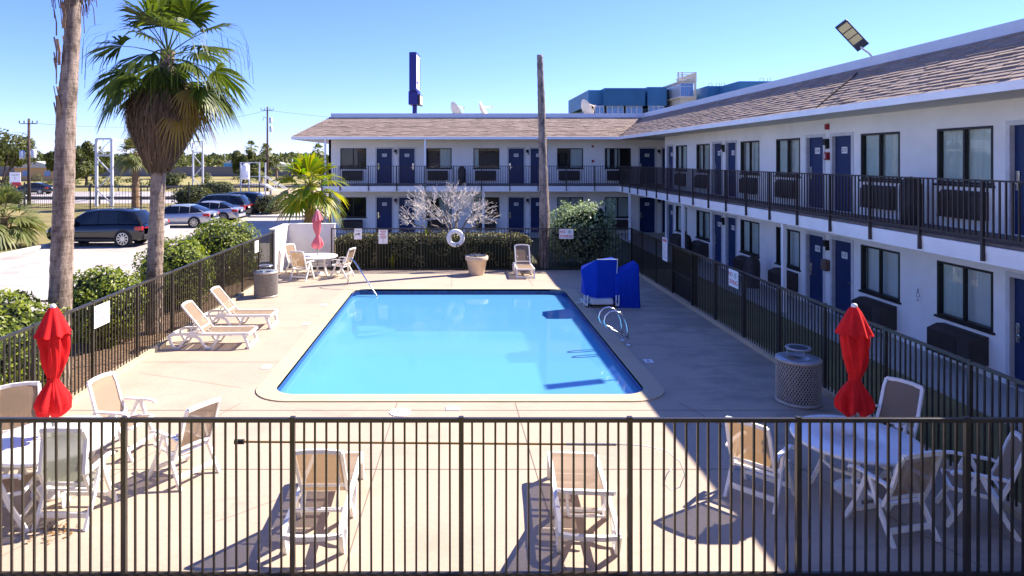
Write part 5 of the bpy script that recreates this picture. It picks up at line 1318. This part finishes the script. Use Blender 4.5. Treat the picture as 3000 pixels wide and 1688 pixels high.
make_car('suv',PG,'dark grey SUV with roof rails parked beside the clipped shrub row end',(-18.2,50.3,0),R(180))
make_car('suv',PD,'dark blue SUV parked next to the clipped shrub on the island',(-18.0,53.8,0),R(180))
make_car('sedan',PD,'dark car driving on the road beyond the iron fence',(-53.5,84,.02),R(180),'cars on the far road')
make_car('sedan',PD,'dark car at the picture edge on the far road',(-68,86,.02),R(180),'cars on the far road')

# ------------------------------------------------------------------ street side background
def ironfence(label, pts, h=2.2):
    t = thing('iron_fence',label,'fence',(0,0,0)); mb = MB(); ps = []
    for (a,b) in zip(pts[:-1],pts[1:]):
        A,B = Vector((*a,0)),Vector((*b,0)); L = (B-A).length; k = int(L/.24)
        for i in range(k+1): q = A.lerp(B,i/k); mb.bar((q.x,q.y,.08),(q.x,q.y,h),.022)
        for z in (.15,h*.5,h-.15): mb.bar((A.x,A.y,z),(B.x,B.y,z),.035)
        k = max(1,int(L/3.4)); ps += [A.lerp(B,i/k) for i in range(k)]
    mb.build('bar_panel', MT['iron_black'], t)
    for q in ps+[Vector((*pts[-1],0))]:
        mb = MB(); mb.bar((q.x,q.y,0),(q.x,q.y,h+.15),.09); mb.build('post', MT['iron_black'], t)
ironfence('black iron fence along the verge behind the parked cars',[(-46,62.2),(-31,56.2),(-24,59.5),(-18,60.5)])
def guard(label,y,x0,x1):
    t = thing('guard_rail',label,'guard rail',(0,0,0),0,'guard rails along the road'); mb = MB()
    mb.add([(x,y+dy,z) for x in (x0,x1) for dy,z in ((0,.46),(-.05,.54),(0,.62),(-.05,.70),(0,.78))],[(i,i+1,6+i,5+i) for i in range(4)]); mb.build('beam', MT['guard_steel'], t)
    k = int((x1-x0)/4); mb = MB()
    for i in range(k+1): x = x0+(x1-x0)*i/k; mb.box(x-.08,x+.08,y+.02,y+.2,0,.76)
    mb.build('posts', MT['guard_steel'], t)
guard('steel guard rail on the near side of the road',64.6,-120,22); guard('steel guard rail on the far side of the road',92,-140,30)
def gantry(label, x, y, h):
    t = thing('sign_gantry',label,'gantry tower',(x,y,0),0,'steel gantry towers by the road'); w_ = .72
    for dx in (-w_,w_):
        mb = MB(); mb.bar((dx,0,0),(dx,0,h),.22); mb.build('upright', MT['galv_steel'], t)
    mb = MB()
    for z in (h,h-1.55): mb.bar((-w_,0,z),(w_,0,z),.16)
    for (a,b) in ((.25,.48),(.48,.25)): mb.bar((-w_,0,h*(.72 if a<b else .25)),(w_,0,h*(.48)),.09)
    mb.bar((-w_,0,h-1.5),(w_,0,h),.05); mb.bar((-.1,0,h-1.5),(-.1,0,h),.04); mb.bar((-w_,0,1.6),(w_,0,.2),.09)
    mb.build('bracing', MT['galv_steel'], t)
gantry('tall steel gantry tower beside the palm on the verge',-33.0,62.2,6.3); gantry('second steel gantry tower across the road behind the skirted palm',-38.2,98,7.0)
mb = MB()
for z in (6.0,4.95): mb.bar((-32.2,62.2,z+.2),(-38.8,98,z+.9),.12)
tag(mb.build('gantry_beam', MT['galv_steel']),'long steel beams joining the two gantry towers','steel beam')
def upole(label, x, y, h, tr):
    t = thing('utility_pole',label,'utility pole',(x,y,0),0,'wooden utility poles'); mb = MB(); mb.smooth = True; mb.tube([(0,0,-.1),(0,0,h)],[.17,.11],9); mb.build('pole', MT['wood_pole'], t)
    mb = MB(); mb.bar((-.8,-.1,h-.5),(.8,-.1,h-.5),.07)
    for q in (-.85,-.4,.4,.85): mb.tube([(q,-.1,h-.45),(q,-.1,h-.2)],.05,6)
    mb.tube([(-.1,-.12,h-1.6),(-.5,-.12,h-1.4),(-.6,-.12,h-1.7),(-.45,-.12,h-1.9)],.035,5); mb.build('cross_arm', MT['wood_pole'], t)
    for (dx,z) in tr:
        mb = MB(); mb.smooth = True; mb.lathe([(0,0),(.22,0),(.23,.05),(.23,.75),(.12,.85),(0,.87)],14,Matrix.Translation((dx,-.15,z))); mb.build('transformer', MT['galv_steel'], t)
upole('utility pole with two transformers beyond the iron fence, near the road sign',-41.2,64.0,8.3,((-.55,4.4),(.55,4.5)))
upole('dark utility pole behind the low yellow green palm',-26.4,92.5,11.7,((.55,8.2),(.5,9.4)))
t = thing('road_sign','white road sign with a red plate on an orange post beyond the iron fence','road sign',(-48.8,73.5,0))
mb = MB(); mb.bar((.1,0,0),(.1,0,2.0),.10); mb.build('post', mat('sign_orange',(.60,.12,.04)), t)
mb = MB(); mb.rbox(-.62,.60,-.06,-.02,1.6,2.95,.01); mb.build('panel', MT['plate_white'], t)
mb = MB(); mb.rbox(-.35,.66,-.09,-.065,1.45,1.85,.01); mb.build('red_plate', MT['ink_red'], t)
mb = MB(); mb.box(-.05,.0,-.066,-.063,2.1,2.5); mb.box(-.4,.4,-.066,-.063,2.62,2.7); mb.build('print', MT['ink_grey'], t)
for i,(pa,pb,sg) in enumerate((((-41.2,63.9,7.9),(-26.4,92.4,11.2),1.2),((-26.4,92.4,11.2),(60,128,14),3.0),((-41.2,63.9,7.0),(-150,60,9),2.0))):
    a,b = Vector(pa),Vector(pb); mb = MB(); mb.tube([a.lerp(b,k/16)-Vector((0,0,sg*4*(k/16)*(1-k/16))) for k in range(17)],.018,4,False)
    tag(mb.build('power_line', MT['iron_black']),['thin cable between the two utility poles','thin cable running from the dark pole behind the motel','thin cable running from the pole with transformers out of the picture'][i],'cable')
t = thing('tank_platform','steel platform with a small white tank and stairs beyond the parked cars','platform',(-24.5,78,0))
for x in (-.9,.1,1.3,2.0):
    mb = MB(); mb.bar((x,0,0),(x,0,4.0),.13); mb.build('leg', MT['galv_steel'], t)
mb = MB(); mb.box(-1.0,2.1,-.6,.6,1.4,1.5); mb.bar((-1,-.6,2.4),(2.1,-.6,2.4),.06); mb.bar((-1,0,4.0),(1.3,0,4.0),.1); mb.build('deck', MT['galv_steel'], t)
mb = MB(); mb.smooth = True; mb.lathe([(0,2.0),(.42,2.05),(.45,2.2),(.45,3.6),(.3,3.85),(0,3.9)],20,Matrix.Translation((-.25,-.2,0))); mb.build('tank', MT['plate_white'], t)
mb = MB()
for dy in (-.5,.5): mb.bar((2.0,dy,1.45),(4.4,dy,0),.16); mb.bar((2.0,dy,2.4),(4.4,dy,.95),.08); mb.bar((3.2,dy,.7),(3.2,dy,1.7),.06); mb.bar((4.4,dy,0),(4.4,dy,.95),.06)
for k in range(8): mb.box(2.05+.3*k,2.3+.3*k,-.5,.5,1.36-.18*k,1.40-.18*k)
mb.build('stairs', MT['lift_white'], t)
mb = MB(); M = Matrix.Translation((-13.3,54.5,0)) @ Matrix.Rotation(R(52),4,'Z'); mb.rbox(-2.4,2.6,-.12,.12,0,1.95,.02,M)
tag(mb.build('boundary_wall', MT['beige_wall']),'smooth beige wall between the clipped shrub and the low palm','wall')
mb = MB(); mb.box(-150,-36,172,172.3,0,2.6); tag(mb.build('boundary_wall', MT['guard_steel']),'long grey wall beyond the dry field across the road','wall')
def house(label,x,y,wd,dp,h,wall,roofm):
    t = thing('house',label,'house',(x,y,0),0,'small far buildings'); mb = MB(); mb.box(-wd/2,wd/2,0,dp,0,h); mb.build('wall', wall, t)
    mb = MB(); mb.prism([(-wd/2-.4,h),(wd/2+.4,h),(0,h+1.3)],dp+.8,Matrix.Translation((0,dp/2,0.01))); mb.build('roof', roofm, t)
    for k in (-.25,.25):
        mb = MB(); mb.rbox(wd*k-.6,wd*k+.6,-.06,.02,h*.35,h*.78,.02); mb.build('window', MT['far_glass'], t)
house('small orange house among the trees behind the utility pole',-86,136,9,6,2.7,mat('orange_wall',(.55,.32,.14)),MT['roof_flat'])
house('small blue building beyond the second gantry tower',-69,205,6,6,3.2,mat('blue_wall',(.05,.28,.62)),MT['roof_flat'])
house('long white building between the gantry tower and the tank',-60,212,12,8,2.6,MT['wall_white'],MT['roof_flat'])
# ------------------------------------------------------------------ tower sign and the buildings behind the motel
t = thing('pylon_sign','tall blue tower sign rising behind the motel roof','tower sign',(-4.0,62,0),R(0))
mb = MB(); mb.tube([(0,.4,0),(0,.4,9.6)],.22,14); mb.lathe([(.22,8.4),(.36,8.5),(.36,8.6),(.22,8.7)],14,Matrix.Translation((0,.4,0))); mb.build('pole', MT['sign_blue'], t)
M = Matrix.Translation((0,.4,0)) @ Matrix.Rotation(R(-5),4,'Z')
mb = MB(M); mb.rbox(-.33,.33,-1.25,1.25,10.7,14.25,.03); mb.build('panel_case', MT['sign_blue'], t)
mb = MB(M); mb.box(.332,.342,-1.15,1.15,10.9,14.05); mb.build('sign_face', MT['sign_face'], t)
mb = MB(M); mb.box(.343,.352,.85,1.15,11.0,13.9); mb.box(.343,.352,-.9,.1,11.4,11.6); mb.build('sign_print', MT['sign_blue'], t)
mb = MB(M); mb.rbox(-.46,.42,-.9,.9,9.45,10.7,.05); mb.build('lower_case', MT['sign_blue'], t)
mb = MB(M); mb.rbox(.44,.62,-.9,.9,9.4,10.4,.03); mb.build('reader_board', MT['lamp_black'], t)
mb = MB(M); mb.box(.621,.626,-.75,.75,9.5,10.3); mb.build('reader_face', MT['sign_face'], t)
t = thing('teal_building','large teal metal clad building with window bands behind the motel','building',(0,0,0)); s_ = 120/1950
def bx(name,m,xa,xb,ya,yb,y0=120,dp=18,par=t,pro=0):
    k = y0/1950; mb = MB(); mb.box((xa-1340)*k,(xb-1340)*k,y0-pro,y0+dp,4.35+(468-yb)*k,4.35+(468-ya)*k); return mb.build(name,m,par)
bx('wall',MT['teal_dark'],1726,1994,318,470,121,20)
for xa,xb,ya,y0 in ((1724,1770,264,121.5),(1771,1890,258,119.5),(1897,1953,255,120)):
    w_ = bx('cladding',MT['teal_metal'],xa,xb,ya,310,y0,22)
bx('recess',MT['teal_dark'],1953,1990,262,350,122,18)
for xa,xb in ((1744,1770),(1778,1827),(1834,1882),(1900,1946)):
    f = bx('window',MT['galv_steel'],xa,xb,310,338,120.2,.5)
    n_ = 3 if xb-xa > 30 else 2
    for i in range(n_):
        d = (xb-xa)/n_; bx('pane',MT['far_glass'],xa+d*i+1.6,xa+d*(i+1)-1.6,312.5,336,120.15,.1,f)
for k in range(40):
    pass
mb = MB(); k_ = 119.4/1950
for x in range(1773,1890,4): mb.box((x-1340)*k_,(x-1340)*k_+.06,119.42,119.49,4.35+(468-308)*k_,4.35+(468-260)*k_)
mb.build('cladding_ribs', MT['teal_metal'], t)
for (xa,xb,ya,y0,lb) in ((2072,2190,252,112,'teal building block with roof hoops behind the side wing roof'),(2165,2300,238,104,'second teal block partly hidden by the side wing roof')):
    t2 = thing('teal_building',lb,'building',(0,0,0)); bx('wall',MT['teal_metal'],xa,xb,ya,470,y0,16,t2)
    mb = MB(); kk = y0/1950
    for x in ((2088,2110,2125) if xa < 2100 else (2240,2262)): 
        X = (x-1340)*kk; Zt = 4.35+(468-ya)*kk; mb.tube([(X-.3,y0+1,Zt),(X-.25,y0+1,Zt+.6),(X+.25,y0+1,Zt+.6),(X+.3,y0+1,Zt)],.05,5)
    mb.bar(((2088-1340)*kk if xa<2100 else (2240-1340)*kk,y0+1,Zt+.02),((2125-1340)*kk if xa<2100 else (2262-1340)*kk,y0+1,Zt+.02),.08); mb.build('roof_hoops', MT['galv_steel'], t2)
t3 = thing('stair_tower','cream tower with tall blue windows rising behind the motel roofs','tower',(0,0,0))
k_ = 116/1950; X = lambda x:(x-1340)*k_; Z = lambda y:4.35+(468-y)*k_
mb = MB(); mb.box(X(1994),X(2037),116,126,0,Z(284)); mb.box(X(1986),X(2038),115.6,126,Z(243),Z(239)); mb.box(X(1986),X(2038),115.6,126,Z(288),Z(283)); mb.box(X(2033),X(2038.5),115.7,115.99,Z(300),Z(243)); mb.build('wall', MT['cream_wall'], t3)
mb = MB(); mb.box(X(1992),X(2031),115.9,125,Z(283),Z(243)); wn = mb.build('window', MT['galv_steel'], t3)
for i in range(3):
    for ya,yb in ((245,253),(255,281)):
        mb = MB(); mb.box(X(1994+12.2*i),X(2004.6+12.2*i),115.84,115.89,Z(yb),Z(ya)); mb.build('pane', MT['far_glass'], wn)
mb = MB()
for y in (213,219,225,231,238): mb.box(X(1985),X(2036),115.6,115.75,Z(y)-.12,Z(y)); 
for x in (1985,1997,2036): mb.box(X(x)-.1,X(x)+.1,115.5,115.8,Z(240),Z(212))
for y in (213,225,238): mb.box(X(2036)-.1,X(2036)+.1,115.8,126,Z(y)-.12,Z(y))
mb.build('roof_louvres', MT['cream_wall'], t3)
mb = MB(); mb.box(X(2036)+.12,X(2036)+.3,116,126,Z(239),Z(214)); mb.build('roof_screen', MT['cream_wall'], t3)
